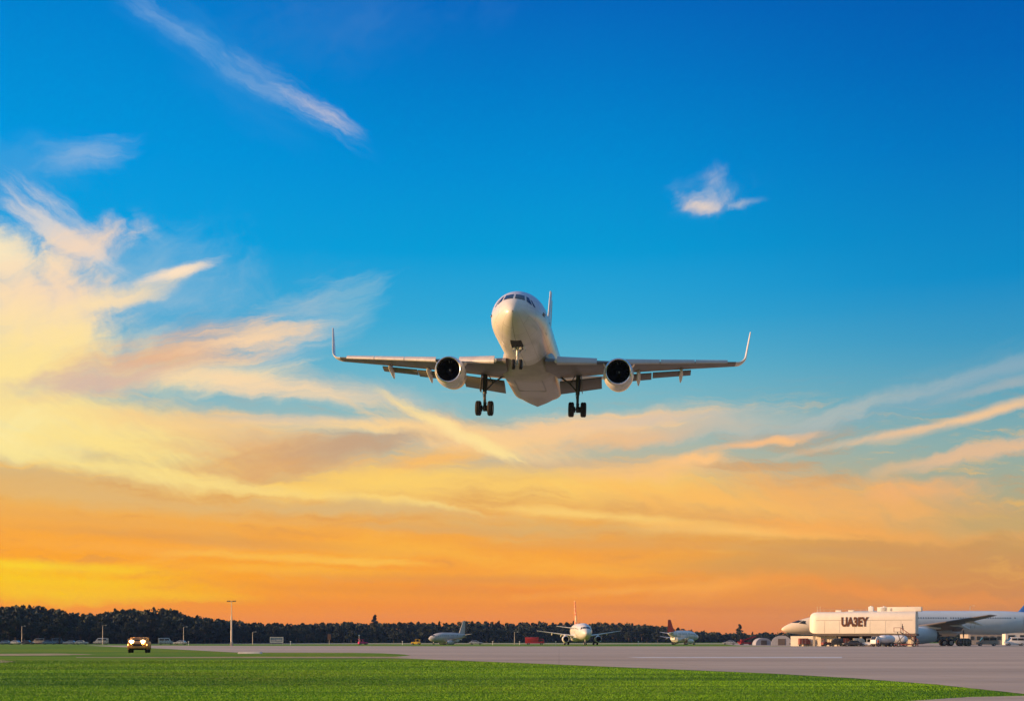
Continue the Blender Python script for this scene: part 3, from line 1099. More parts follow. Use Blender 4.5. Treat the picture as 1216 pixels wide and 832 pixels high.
def nose_gear(root, y, ztop, zaxle, r, w, track, detail=True):
    mb = MB()
    mb.tube((0, y, ztop), (0, y - 0.02, zaxle + (ztop - zaxle) * 0.45), 0.10, 0.10, 12)
    mb.tube((0, y - 0.02, zaxle + (ztop - zaxle) * 0.5), (0, y - 0.03, zaxle), 0.062, 0.062, 10)
    mb.tube((-track / 2, y - 0.03, zaxle), (track / 2, y - 0.03, zaxle), 0.05, 0.05, 8)
    if detail:
        mb.tube((0, y - 0.05, zaxle + (ztop - zaxle) * 0.55), (-0.22, y + 1.2, ztop + 0.05), 0.05, 0.05, 8)
        mb.tube((0, y - 0.05, zaxle + (ztop - zaxle) * 0.55), (0.22, y + 1.2, ztop + 0.05), 0.05, 0.05, 8)
    g = mb.build('nose_gear', M['gear_white'], root)
    for s in (-1, 1):
        wheel('wheel', g, (s * track / 2, y - 0.03, zaxle), r, w, M['gear_white'], 24)
    if detail:
        for s in (-1, 1):
            lb = MB()
            lb.lathe([(0.16, 0.03), (0.10, 0.08), (0.0, 0.10), (-0.02, 0.09), (-0.03, 0.01)], (s * 0.24, y - 0.22, ztop - 0.18), 'Y', 16)
            lb.tube((s * 0.24, y - 0.1, ztop - 0.18), (0, y, ztop - 0.2), 0.04, 0.04, 6)
            lb.build('landing_light', M['lamp_off'], g)
            d = MB()
            d.box((s * 0.46, y + 0.5, ztop + 0.05), (0.035, 1.6, 0.42), Matrix.Rotation(s * R(12), 3, 'Y'))
            d.build('gear_door', M['white'], g, bevel=0.012)
    return g


def fairing_mesh(y0, y1, halfw, zb, keel, n=40, r_sup=3.2):
    rings = []
    for k in range(25):
        f = k / 24
        y = y0 + (y1 - y0) * f
        grow = smoothstep(0, 0.30, f) * (1 - smoothstep(0.82, 1.0, f))
        hw = halfw * (0.62 + 0.38 * grow)
        bot = -1.35 + (zb + 1.35) * grow
        kl = keel * smoothstep(0.70, 0.86, f) * (1 - smoothstep(0.88, 1.0, f))
        ring = []
        for i in range(n):
            a = 2 * PI * i / n
            c, s = math.cos(a), math.sin(a)
            ex = 2 / r_sup
            xx = hw * math.copysign(abs(c) ** ex, c)
            top, b = -0.35, bot
            zz = (top + b) / 2 + (top - b) / 2 * math.copysign(abs(s) ** ex, s)
            if s < 0:
                zz -= kl * max(0, 1 - abs(xx) / (hw * 0.62)) * min(1, -s * 1.5)
            ring.append(Vector((xx, y, zz)))
        rings.append(ring)
    mb = MB()
    mb.loft(rings)
    return mb


def matrix_pose(o, yaw, pitch, roll, loc):
    Mx = Matrix.Rotation(yaw, 4, 'Z') @ Matrix.Rotation(pitch, 4, 'X') @ Matrix.Rotation(roll, 4, 'Y')
    o.matrix_world = Matrix.Translation(loc) @ Mx
    o.location = loc
    o.rotation_euler = Mx.to_euler('XYZ')


# ------------------------------------------------------------------ the airliner on approach
def flying_airliner():
    root = thing('passenger_airliner', 'white twin engine airliner flying low overhead with its landing gear down', 'airliner')
    fu = Fuse(37.6, 2.03, 6.6, 13.5, 0.55, 0.9)
    body = fu.mesh(72, 30).build('fuselage', M['livery'], root, angle=60)
    # windscreen: two front panes and two side panes each side
    for s in (-1, 1):
        for cs in ([(0.08, 0.99), (0.72, 0.93), (0.84, 0.46), (0.08, 0.50)],
                   [(0.86, 0.90), (1.06, 0.81), (1.36, 0.22), (0.98, 0.40)],
                   [(1.18, 0.72), (1.30, 0.62), (1.60, 0.16), (1.48, 0.18)]):
            fu.patch([(s * a * .88, b) for a, b in cs], 0.014).build('windscreen_pane', M['glass'], body)
    # cabin windows and doors, both sides
    wm = MB()
    pts = []
    for i in range(14):
        a = 2 * PI * i / 14
        pts.append(Vector((0, math.cos(a) * 0.115, math.sin(a) * 0.165)))
    wm.v = [(0, p.y, p.z) for p in pts]
    wm.f = [tuple(range(14))]
    wm.m = [0]
    first = {}
    for s in (-1, 1):
        th = R(74) * s
        for k in range(38):
            y = 7.6 + 0.53 * k
            if 13.6 < y < 14.9:
                continue
            p = fu.pt(y, th, 0.008)
            if s not in first:
                o = wm.build('cabin_window', M['window'], body, smooth=False)
                first[s] = o
            else:
                o = first[s].copy()
                COL.objects.link(o)
                o.parent = body
            o.location = p
            o.rotation_euler = (0, -(PI / 2 - abs(th)) * s, 0)
        for (dy, dh) in ((5.9, 1.85), (29.0, 1.75)):
            d = MB()
            rows = []
            for i in range(7):
                tt = R(62 + 50 * i / 6) * s
                rows.append([fu.pt(dy + 0.85 * j / 4, tt, 0.006) for j in range(5)])
            # outline strips only
            for (a, b) in ((0, 6),):
                for j in (0, 4):
                    st = [[rows[i][j] + Vector((0, -0.03, 0)), rows[i][j] + Vector((0, 0.03, 0))] for i in range(7)]
                    d.loft(st, False, False, closed=False)
                for i in (0, 6):
                    st = [[fu.pt(dy + 0.85 * j / 4, R(62 + 50 * i / 6) * s - 0.014, 0.006), fu.pt(dy + 0.85 * j / 4, R(62 + 50 * i / 6) * s + 0.014, 0.006)] for j in range(5)]
                    d.loft(st, False, False, closed=False)
            d.build('door_outline', M['seam'], body)
    # small dark marking near the forward door, probes
    for s, tt, yy in ((1, 84, 3.6), (1, 80, 3.9), (-1, 88, 3.2)):
        mk = MB()
        mk.tube(fu.pt(yy, R(tt) * s, 0.01), fu.pt(yy + 0.45, R(tt + 3) * s, 0.05), 0.045, 0.03, 8)
        mk.build('probe', M['gear'], body)
    for y, z, t in ((8.2, 2.34, .6), (9.0, -2.34, 1.3)):
        an = MB()
        an.box((0, y, z), (0.04, 0.4, 0.42), taper=t)
        an.build('antenna', M['white'], body)
    mk = MB()      # small dark emblem behind the forward door
    for a0, a1, y0, y1 in ((70, 82, 7.3, 8.1), (80, 84, 8.0, 7.2), (74, 79, 7.9, 8.5)):
        mk.loft([[fu.pt(y0 + (y1 - y0) * q / 5, R(a0 + (a1 - a0) * q / 5), .012), fu.pt(y0 + (y1 - y0) * q / 5 + .24, R(a0 + (a1 - a0) * q / 5), .012)] for q in range(6)], False, False, closed=False)
    mk.build('emblem', M['cloth_dark'], body)
    bl = MB()
    bl.lathe([(0, 0.12), (0.06, 0.1), (0.12, 0.01)], (0, 7.0, 2.15), 'Z', 12)
    bl.build('beacon', M['red'], body)
    # seams round the fuselage
    for yy in (4.6, 10.4, 25.0):
        sm = MB()
        sm.loft([[fu.pt(yy, 2 * PI * i / 64, 0.004) for i in range(64)], [fu.pt(yy + 0.035, 2 * PI * i / 64, 0.004) for i in range(64)]], False, False)
        sm.build('panel_seam', M['seam'], body)
    # belly fairing
    bf = fairing_mesh(9.6, 26.9, 2.12, -2.85, 0.55).build('belly_fairing', M['belly'], root, angle=50)
    bs = MB()
    for xx in (-1.1, 1.1):
        bs.box((xx, 16.6, -2.845), (0.03, 4.6, 0.03))
    bs.box((0, 18.9, -2.845), (2.2, 0.03, 0.03))
    bs.build('panel_seam', M['seam'], bf)
    # wings
    tab = [(1.5, 11.0, -1.86, 6.9, 0.95), (3.0, 11.85, -1.72, 6.1, 0.82), (6.4, 14.0, -1.34, 4.3, 0.52), (10.0, 16.2, -0.88, 3.3, 0.36), (13.6, 18.4, -0.42, 2.4, 0.26), (16.4, 20.15, -0.06, 1.7, 0.19)]
    for s in (-1, 1):
        w, wp = wing_set(root, s, tab, [(2.25, 5.6, 2.0, 21, 0.16), (7.2, 9.6, 1.3, 16, 0.10), (9.68, 12.8, 1.05, 16, 0.07)],
                         [(2.4, 5.35), (7.4, 10.2), (10.26, 13.0), (13.06, 15.7)], True, M['wing_grey'], (2.3, 1.55, 0.42), [(8.55, 2.9, 0.30), (12.0, 2.6, 0.27)])
        al = MB()
        rs = []
        for k in range(5):
            x = 13.0 + 3.0 * k / 4
            yl, z, c, t = wp(x)
            rs.append(section(x, yl + c * 0.80, z - 0.03, c * 0.30, 0.09 * c * 0.3, 0, R(-6), AIRFOIL, s))
        al.loft(rs)
        al.build('aileron', M['wing_grey'], w)
        ex_ = 6.45 + s * 0.62
        cowl = nacelle(root, s * ex_, 10.6, -2.62, 1.02, 4.1, M['white'], s)
        py_ = MB()
        yl, z, c, t = wp(ex_)
        rs = []
        for k in range(7):
            f = k / 6
            y = 11.8 + 5.2 * f
            zt = -1.5 + (z - 0.1 + 1.5) * smoothstep(0, 0.45, f) - 0.12
            zb = -1.92 + 0.45 * smoothstep(0.45, 1, f)
            hw = 0.20 * (0.35 + 0.65 * math.sin(PI * (0.15 + 0.7 * f)))
            rs.append([Vector((s * ex_ + a * hw, y, b)) for a, b in ((-1, zb), (1, zb), (1, zt), (0, zt + 0.05), (-1, zt))])
        py_.loft(rs)
        py_.build('pylon', M['white'], cowl)
        for sg in (-1, 1):
            st = MB()
            st.box((s * ex_ + sg * 1.02, 12.2, -2.0), (0.5, 0.9, 0.03), Matrix.Rotation(R(-50) * sg, 3, 'Y'))
            st.build('strake', M['white'], cowl)
        gt = MB()
        gt.lathe([(0, 0.001), (0.02, 0.13), (0.12, 0.16), (0.3, 0.14)], (s * 2.35, 11.05, -1.80), 'Y', 14)
        gt.build('wing_root_light', M['lamp_off'], w)
        main_gear(root, s * 3.75, 17.2, -1.75, -4.55, 0.60, 0.44, 0.98, s)
        tailplane(root, s, 0.7, 32.4, 0.75, 5.5, 3.7, 1.5, 3.2, 0.6, 0.30, M['white'])
    nose_gear(root, 4.7, -2.0, -3.28, 0.36, 0.24, 0.52)
    nb = MB()
    rows = []
    for i in range(5):
        tt = PI + R(-13 + 26 * i / 4)
        rows.append([fu.pt(3.1 + 2.6 * j / 5, tt, 0.014) for j in range(6)])
    nb.loft(rows, False, False, closed=False)
    nb.build('gear_bay', M['dark'], body)
    f = fin_loft(root, 'fin', 29.6, 1.5, 7.6, 6.2, 2.3, 5.3, 0.42, M['white'])
    ru = MB()
    rs = []
    for k in range(5):
        q = k / 4
        c = 6.2 + (2.3 - 6.2) * q
        y = 29.6 + 5.3 * q + c * 0.97
        rs.append([Vector((a, y + b, 1.9 + 6.8 * q)) for a, b in ((-0.07, 0), (0.07, 0), (0.01, c * .2), (-0.01, c * .2))])
    ru.loft(rs)
    ru.build('rudder', M['white'], f)
    matrix_pose(root, R(-5.4), R(1.1), R(1.81), Vector((0.02, 91.2, 22.82 + EYE)))
    return root


flying_airliner()


# ------------------------------------------------------------------ woodland edge
M['leaf'] = material('woodland_leaf', (0.026, 0.044, 0.028), 0.85, 0, 0.4, 0.5)
M['leaf_pine'] = material('pine_needle', (0.022, 0.038, 0.026), 0.85, 0, 0.45, 0.6)
M['bark'] = material('bark', (0.075, 0.055, 0.040), 0.9, 0, 0.3, 3)


def leaf_mesh(rng, n, centres, size):
    """leaf clumps spread through the volume of several lobes"""
    vs, fs = [], []
    for i in range(n):
        c, rad = centres[rng.integers(len(centres))]
        d = rng.normal(size=3)
        d /= np.linalg.norm(d)
        p = np.array(c) + d * np.array(rad) * rng.uniform(0.45, 1.05) ** 0.6
        a = rng.normal(size=3)
        a /= np.linalg.norm(a)
        b = np.cross(a, rng.normal(size=3))
        b /= np.linalg.norm(b) + 1e-9
        s = size * rng.uniform(0.5, 1.3)
        k = len(vs)
        for (u, w) in ((-1, -.5), (0.1, -.9), (1, 0.1), (0.3, .8), (-.7, .6)):
            vs.append(tuple(p + a * u * s + b * w * s))
        fs.append((k, k + 1, k + 2, k + 3, k + 4))
    return vs, fs


def tree_proto(kind, seed):
    rng = np.random.default_rng(seed)
    root = thing('tree' if kind == 'broad' else 'pine_tree', None, None)
    H = 12.0
    tr = MB()
    lean = rng.uniform(-.3, .3)
    if kind == 'broad':
        tr.tube((0, 0, -0.2), (lean, 0, H * .38), .30, .22, 8)
        cs = []
        for k in range(9):
            a = rng.uniform(0, 2 * PI)
            rr = rng.uniform(0.3, 2.9)
            z = rng.uniform(.34, .88) * H
            rr *= 1.15 - 0.6 * abs(z / H - .5)
            c = (lean + math.cos(a) * rr, math.sin(a) * rr, z)
            cs.append((c, (rng.uniform(1.1, 2.0), rng.uniform(1.1, 2.0), rng.uniform(.9, 1.7))))
            if k < 6:
                tr.tube((lean, 0, H * (.25 + .1 * rng.random())), c, .14, .04, 6)
        cs.append(((lean, 0, H * .9), (1.0, 1.0, 1.0)))
        vs, fs = leaf_mesh(rng, 1700, cs, 0.30)
    else:
        tr.tube((0, 0, -0.2), (lean, 0, H * .97), .22, .05, 8)
        cs = []
        for k in range(12):
            z = H * (.38 + .6 * k / 11)
            w = (1 - (z / H - .38) / .66) * 2.0 + .35
            a = rng.uniform(0, 2 * PI)
            c = (lean * z / H + math.cos(a) * w * .45, math.sin(a) * w * .45, z)
            cs.append((c, (w * .75, w * .75, .62)))
            tr.tube((lean * z / H, 0, z - .3), (c[0] + math.cos(a) * w * .5, c[1] + math.sin(a) * w * .5, z), .07, .02, 5)
        vs, fs = leaf_mesh(rng, 900, cs, 0.30)
    tr.build('trunk', M['bark'], root)
    lm = MB()
    lm.add(vs, fs)
    lm.build('crown', M['leaf'] if kind == 'broad' else M['leaf_pine'], root, smooth=False)
    return root


SKYLINE = [(-140, 716), (0, 719), (35, 717), (60, 720), (85, 726), (110, 727), (140, 722), (170, 723), (185, 720), (210, 724), (235, 731), (270, 734), (300, 738), (350, 739), (410, 737),
           (480, 738), (550, 736), (600, 738), (640, 737), (680, 738), (740, 738), (790, 742), (830, 748), (870, 750), (900, 750), (940, 748), (1000, 748), (1100, 749), (1216, 748), (1400, 746)]


def skyline(px):
    return float(np.interp(px, [p[0] for p in SKYLINE], [p[1] for p in SKYLINE]))


def wood_dist(px):
    return float(np.interp(px, [-200, 0, 260, 420, 800, 950, 1400], [520, 540, 600, 760, 900, 950, 950]))


def forest():
    protos = [tree_proto('broad', 11), tree_proto('broad', 12), tree_proto('broad', 13), tree_proto('broad', 14), tree_proto('pine', 15), tree_proto('pine', 16)]
    used = set()
    rnd = random.Random(21)

    def place(i, px, D, h, wide, label, group):
        if i not in used:
            o = protos[i]
            used.add(i)
        else:
            o = copy_tree(protos[i])
        o.location = at(px, D, -0.1)
        s = h / 12.0
        o.scale = (s * wide, s * wide, s)
        o.rotation_euler = (0, 0, rnd.uniform(0, 6.28))
        tag(o, label, 'tree', group)
        return o
    L1 = 'dark broadleaf tree standing in the dense woodland edge behind the airfield'
    L2 = 'dark slender pine rising from the dense woodland edge behind the airfield'
    n1 = n2 = 0
    px = -60.0
    while px < 945:
        # back row makes the skyline
        D = wood_dist(px) + rnd.uniform(10, 40)
        top = skyline(px) + rnd.uniform(-0.6, 2.2)
        h = (HZ - top) * D / F + EYE
        pine = rnd.random() < 0.14
        i = rnd.choice((4, 5)) if pine else rnd.choice((0, 1, 2, 3))
        place(i, px, D, h, rnd.uniform(.85, 1.2) * (12 / h) ** .4, L2 if pine else L1, 'pines along the wood' if pine else 'broadleaf trees along the wood')
        # front row, lower
        D2 = wood_dist(px) - rnd.uniform(6, 30)
        top2 = skyline(px) + (764 - skyline(px)) * rnd.uniform(.16, .5)
        h2 = (HZ - top2) * D2 / F + EYE
        place(rnd.choice((0, 1, 2, 3)), px + rnd.uniform(-4, 4), D2, h2, rnd.uniform(1.0, 1.4) * (12 / h2) ** .4, L1, 'broadleaf trees along the wood')
        px += rnd.uniform(7.0, 10.5) if px < 330 else rnd.uniform(7.0, 9.0)
    place(4, 445, 860, 17.4, 1.15, 'tallest pine above the wood in the middle, beyond the magenta tug', None)
    place(4, 878, 930, 12.4, 1.45, 'lone pine standing above the low wood left of the terminal', None)
    # the mass of the wood behind and between the individual trees
    rng = np.random.default_rng(3)
    V, Fc = [], []
    for k in range(520):
        px = -120 + 1420 * (k % 260 + rng.random()) / 260
        D = wood_dist(px) + rng.uniform(-4, 90)
        top = skyline(px) + rng.uniform(0.8, 6)
        h = max(3.0, (HZ - top) * D / F + EYE)
        p = at(px, D)
        cs = [((p.x + rng.uniform(-2.5, 2.5), p.y + rng.uniform(-2, 2), h * z), (3.4, 2.4, h * .20)) for z in (.06, .2, .4, .6, .8)]
        vs, fs = leaf_mesh(rng, 330, cs, 0.72)
        o = len(V)
        V += vs
        Fc += [tuple(i + o for i in f) for f in fs]
    m = MB()
    m.v, m.f, m.m = V, Fc, [0] * len(Fc)
    w = m.build('woodland', M['leaf'], None, smooth=False)
    tag(w, 'dark mass of foliage filling the wood behind the airfield', 'woodland', kind='stuff')
    # dim interior of the wood: trunks and undergrowth standing close together
    b = MB()
    for k in range(420):
        px = rng.uniform(-120, 1300)
        D = wood_dist(px) + rng.uniform(20, 100)
        h = max(2.0, (HZ - skyline(px) - 6) * D / F)
        p = at(px, D)
        b.tube((p.x, p.y, -.2), (p.x + rng.uniform(-.5, .5), p.y, h), rng.uniform(.3, .9), .2, 6)
    u = b.build('undergrowth', M['bark'], None)
    tag(u, 'dark trunks and undergrowth packed inside the wood', 'undergrowth', kind='stuff')


forest()


# ------------------------------------------------------------------ parked aircraft
def parked_airliner(name, label, loc, rotz, L, Rad, span, H_axis, eng_x, eng_r, paint, tail_mat, fin_h, gear_y, windows=0, bogie=1, winglet=True, nose_len=None, rev=1.0, dih=0.09, wy=None, tail_len=None, droop=None, wz=0.0, wmat=None, fin_c=1.0, body_mat=None):
    root = thing(name, label, 'airliner', loc, rotz)
    fu = Fuse(L, Rad, nose_len or Rad * 3.0, tail_len or L * .36, droop or Rad * .25, Rad * .45)
    body = fu.mesh(36, 16).build('fuselage', paint, root, angle=60)
    k = Rad / 2.16
    for s in (-1, 1):
        for cs in ([(0.07, 1.19), (0.73, 1.13), (0.86, 0.70), (0.07, 0.73)], [(0.82, 1.11), (1.06, 1.03), (1.40, 0.45), (0.96, 0.64)]):
            fu2 = [(s * a * k, b * k + wz) for a, b in cs]
            fu.patch(fu2, 0.03 * k, 3).build('windscreen_pane', M['glass'], body)
    wy = wy or L * .30
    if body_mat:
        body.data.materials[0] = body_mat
    if windows:
        wm = MB()
        wm.box((0, 0, 0), (0.04, 0.20 + 0.04 * k, 0.26 + 0.08 * k))
        for s in (-1, 1):
            first = None
            for i in range(windows):
                y = L * .16 + (L * .62) * i / windows
                if i % 13 == 7:
                    continue
                if first is None:
                    first = o = wm.build('cabin_window', M['window'], body, smooth=False)
                else:
                    o = first.copy()
                    COL.objects.link(o)
                    o.parent = body
                o.location = fu.pt(y, R(68) * s, 0.0)
                o.rotation_euler = (0, -R(22) * s, 0)
        for dy in (.135, .40, .62, .80):
            for s in (-1, 1):
                d = MB()
                for dd in (0, 1.1):
                    d.loft([[fu.pt(L * dy + dd, R(58 + 60 * i / 6) * s, .01), fu.pt(L * dy + dd + .1, R(58 + 60 * i / 6) * s, .01)] for i in range(7)], False, False, closed=False)
                d.build('door_outline', M['seam'], body)
    half = span / 2
    cr = L * .20 if L < 50 else L * .17
    sw = (half - Rad) * .52
    zr = -Rad * .55
    tab = []
    for f, c in ((0, cr), (.12, cr * .84), (.34, cr * .56), (.65, cr * .37), (1.0, cr * .19)):
        x = Rad * .75 + (half - Rad * .75) * f
        tab.append((x, wy + sw * f, zr + dih * (x - Rad * .7) + 0.0, c, c * .13))
    for s in (-1, 1):
        w, wp = wing_set(root, s, tab, [(Rad * 1.2, eng_x, cr * .18, 4, 0.05)], [], False, wmat or M['wing_grey'], (half * .10, half * .05, .3) if winglet else None, [(half * .45, cr * .4, .22 * k), (half * .66, cr * .34, .2 * k)])
        yl, z, c, t = wp(eng_x)
        ze = z - eng_r * 1.18 - .25
        cowl = nacelle(root, s * eng_x, yl - eng_r * 2.2, ze, eng_r, eng_r * 3.5, paint, s)
        pb = MB()
        pb.loft([[Vector((s * eng_x + a * .16 * k, yl - eng_r * 1.1 + q * eng_r * 3.2, b)) for a, b in ((-1, ze + eng_r * .8), (1, ze + eng_r * .8), (1, z + (0.0 if q else -.35)), (-1, z + (0.0 if q else -.35)))] for q in (0, .5, 1)])
        pb.build('pylon', paint, cowl)
        wr = .6 * k if bogie == 1 else .85
        main_gear(root, s * Rad * 1.75, gear_y, zr, -H_axis + wr, wr, .42 * k, .95 * k if bogie == 1 else 1.5, s, False, bogie)
        tailplane(root, s, Rad * .3, L * .885, Rad * .45, half * .36, L * .105, L * .042, half * .2, half * .05, .3 * k, paint)
    nr = .38 * k
    nose_gear(root, L * .135, -Rad * .9, -H_axis + nr, nr, .24 * k, .5 * k, False)
    fin_loft(root, 'fin', L * .79, Rad * .72, fin_h, L * .17 * fin_c, L * .062 * fin_c, L * .125, .6 * k, tail_mat)
    fm = fairing_mesh(wy - 1.2 * k, wy + cr + 3 * k, Rad * 1.03, -Rad * 1.18, 0).build('belly_fairing', paint, root, angle=50)
    return root


# pale wide-body standing at the right, nose to the left and half hidden by the terminal pier
PLANE_Z = 6.05
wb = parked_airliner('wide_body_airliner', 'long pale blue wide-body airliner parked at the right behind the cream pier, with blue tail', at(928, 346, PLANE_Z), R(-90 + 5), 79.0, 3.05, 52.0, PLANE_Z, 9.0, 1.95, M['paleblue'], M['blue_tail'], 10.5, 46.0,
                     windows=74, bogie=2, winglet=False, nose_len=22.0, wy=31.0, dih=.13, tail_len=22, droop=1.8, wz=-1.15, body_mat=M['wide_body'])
# airliner facing the camera on the far taxiway
gold = material('red_and_gold_tail_paint', (0.62, 0.40, 0.18), .4)
gg = G(gold.node_tree)
gt_ = gg.n('ShaderNodeTexCoord')
gg.put(gold.node_tree.nodes['Principled BSDF'].inputs['Base Color'], gg.mix(gg.rng(gg.noise(gt_.outputs['Object'], 0.9, 3, .6, .5), .45, .52), (0.55, 0.10, 0.04, 1), (0.66, 0.50, 0.30, 1)))
parked_airliner('taxiing_airliner', 'white airliner with red and gold tail facing the camera on the far taxiway', at(697, 400, 4.1), R(6), 26.0, 2.55, 26.0, 4.1, 5.0, .95, M['white'], gold, 7.9, 11.6, windows=24, winglet=False, wy=9.2, dih=.15, wmat=M['white'])
# small airliner with the red tail, seen from behind at an angle
parked_airliner('red_tailed_airliner', 'small white airliner with a red tail parked left of the terminal', at(829, 445, 2.9), R(124), 13.0, 1.75, 16.0, 2.9, 3.4, .7, M['white'], M['red_tail'], 4.0, 8.0, windows=14, winglet=False, wy=6.0, dih=.12, fin_c=1.35, wmat=M['white'])
# small airliner seen side-on before the wood, nose to the left
parked_airliner('side_on_airliner', 'small white airliner parked side-on in front of the middle wood, nose to the left', at(509, 445, 2.4), R(-66), 13.4, 1.65, 18.5, 2.4, 3.4, .7, M['dull'], M['dull'], 4.4, 7.2, windows=12, winglet=False, wy=5.6, dih=.12)


# ------------------------------------------------------------------ terminal pier at the right
def text_mesh(txt, size, depth, mat, name, parent):
    cu = bpy.data.curves.new(name, 'FONT')
    cu.body = txt
    cu.size = size
    cu.extrude = depth
    cu.offset = size * .045
    cu.align_x = 'LEFT'
    tmp = bpy.data.objects.new(name, cu)
    COL.objects.link(tmp)
    dg = bpy.context.evaluated_depsgraph_get()
    me = bpy.data.meshes.new_from_object(tmp.evaluated_get(dg))
    bpy.data.objects.remove(tmp)
    me.materials.clear()
    me.materials.append(mat)
    o = bpy.data.objects.new(name, me)
    COL.objects.link(o)
    o.parent = parent
    return o


def terminal_pier():
    A, B = at(960, 334), at(1087, 324)       # front wall from left to right
    d = (B - A)
    Ln = d.length
    ang = math.atan2(d.y, d.x)
    root = thing('terminal_pier', 'long cream terminal pier with rooftop units and brown lettering, before the wide-body airliner', 'terminal', (A.x, A.y, 0), ang)
    W = 6.5
    z0, z1 = 3.05, 8.45
    # upper storey with rounded long edges and a rounded left end
    rings = []
    for f in (0, .12, .3, .6, 1.0, 2.0):
        pass
    prof = []
    def ring(x, inset):
        out = []
        hw, hh = W / 2 - inset, (z1 - z0) / 2 - inset * .7
        rr = min(1.7, hw, hh)
        for (cx, cz, a0) in ((hw - rr, hh - rr, 0), (-hw + rr, hh - rr, 90), (-hw + .12, -hh + .12, 180), (hw - .12, -hh + .12, 270)):
            r_ = rr if a0 < 180 else .12
            for k in range(7):
                a = R(a0 + 90 * k / 6)
                out.append(Vector((x, W / 2 + cx + math.cos(a) * r_, (z0 + z1) / 2 + cz + math.sin(a) * r_)))
        return out
    for x, ins in ((0, 1.5), (.15, .95), (.5, .5), (1.1, .16), (1.9, .02), (2.6, 0), (Ln - .3, 0), (Ln, .06)):
        rings.append(ring(x, ins))
    mb = MB()
    mb.loft(rings)
    body = mb.build('upper_storey', M['cream'], root, angle=30)
    gv = MB()
    gv.box((Ln / 2 + .6, -.015, 6.35), (Ln - 2.6, .05, .10))
    gv.build('cladding_joint', M['seam'], body)
    for k in range(1, 7):
        vj = MB()
        vj.box((Ln * k / 7 + .3, -.010, 4.7), (.04, .03, 2.9))
        vj.build('cladding_joint', M['seam'], body)
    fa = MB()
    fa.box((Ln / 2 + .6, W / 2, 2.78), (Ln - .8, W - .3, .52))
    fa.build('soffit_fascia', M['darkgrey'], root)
    # lettering
    letters = 'UA3EY'
    tx = text_mesh(letters, 3.0, .05, M['sign_brown'], 'lettering', root)
    xs = [v.co.x for v in tx.data.vertices]
    wid = max(xs) - min(xs)
    sc_ = 6.5 / wid
    tx.scale = (sc_, 1.0, 1)
    tx.rotation_euler = (R(90), 0, 0)
    tx.location = (8.0, -.07, 4.95)
    # ground floor: lit wall panels, columns and dark openings
    for (xa, xb, zt) in ((-4.9, 6.6, 2.5), (17.3, 19.4, 2.5), (23.0, Ln - .5, 2.5)):
        w = MB()
        w.box(((xa + xb) / 2, 2.6, zt / 2), (xb - xa, .3, zt))
        w.build('ground_floor_wall', M['cream'], root)
    for x in (1.2, 7.4, 12.6, 15.9, 20.2, 23.4, Ln - .8):
        c = MB()
        c.box((x, 1.1, 1.26), (.55, .55, 2.52))
        c.build('column', M['concrete_wall'], root)
    op = MB()
    op.box((19.9, 3.0, 1.2), (4.6, .2, 2.4))
    op.build('doorway', M['dark'], root)
    bw = MB()
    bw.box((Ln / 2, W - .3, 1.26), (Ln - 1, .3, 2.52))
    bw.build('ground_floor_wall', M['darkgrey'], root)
    # roof plant
    rp = MB()
    rp.box((Ln * .83 + .3, W / 2, z1 + .55), (10.4, 2.6, 1.1))
    rp.build('roof_duct', M['cream'], root, bevel=.08)
    for k, (x, w_, h_) in enumerate(((14.8, 1.2, 1.25), (17.9, 1.7, 1.15), (19.6, .8, .9))):
        b = MB()
        b.box((x, W / 2 - .6, z1 + h_ / 2), (w_, 1.4, h_))
        b.lathe([(0, .32), (.14, .32), (.16, .01)], (x, W / 2 - .6, z1 + h_), 'Z', 12)
        b.build('air_conditioning_unit', M['carwhite'], root, bevel=.05)
    for x in (6.8, 9.9):
        b = MB()
        b.box((x, W / 2, z1 + .22), (1.3, 1.0, .44))
        b.build('roof_vent', M['cream'], root, bevel=.04)
    for x in (1.6, 2.3):
        b = MB()
        b.tube((x, W / 2, z1 - .05), (x, W / 2, z1 + 1.45), .05, .035, 6)
        b.box((x, W / 2, z1 + 1.3), (.35, .05, .05))
        b.build('antenna', M['pole'], root)
    rl = MB()
    rl.tube((2.2, .9, z1 + .55), (14.0, .9, z1 + .55), .03, .03, 6)
    for k in range(9):
        rl.tube((2.2 + 11.8 * k / 8, .9, z1 - .1), (2.2 + 11.8 * k / 8, .9, z1 + .55), .03, .03, 6)
    rl.build('roof_railing', M['pole'], root)
    b = MB()
    for k in range(4):
        b.tube((Ln - 2.4 + .7 * k, W / 2 + .4, z1 + .2), (Ln - 2.2 + .7 * k, W / 2, z1 + 1.3 - .15 * k), .12, .1, 8)
        b.tube((Ln - 2.4 + .7 * k, W / 2 + .4, z1 + .2), (Ln - 2.4 + .7 * (k + 1), W / 2 + .2, z1 + .5), .09, .09, 6)
    b.build('pipework', M['gear'], root)


terminal_pier()


def far_building(name, label, px0, px1, D, h, mat, n_win, roof=None):
    a, b = at(px0, D), at(px1, D)
    w = (b - a).length
    root = thing(name, label, 'building', (a.x + w / 2, D, 0))
    m = MB()
    m.box((0, 4, h / 2), (w, 8, h))
    m.build('wall', mat, root)
    r = MB()
    r.box((0, 4, h + .15), (w + .6, 8.6, .3))
    r.build('roof', roof or M['darkgrey'], root)
    first = None
    for k in range(n_win):
        x = -w / 2 + w * (k + .5) / n_win
        if first is None:
            q = MB()
            q.box((0, 0, 0), (w / n_win * .55, .12, h * .32))
            first = o = q.build('window', M['window'], root)
        else:
            o = first.copy()
            COL.objects.link(o)
            o.parent = root
        o.location = (x, -.03, h * .6)
    d = MB()
    d.box((w * .31, -.03, h * .2), (1.6, .1, h * .38))
    d.build('door', M['darkgrey'], root)
    return root


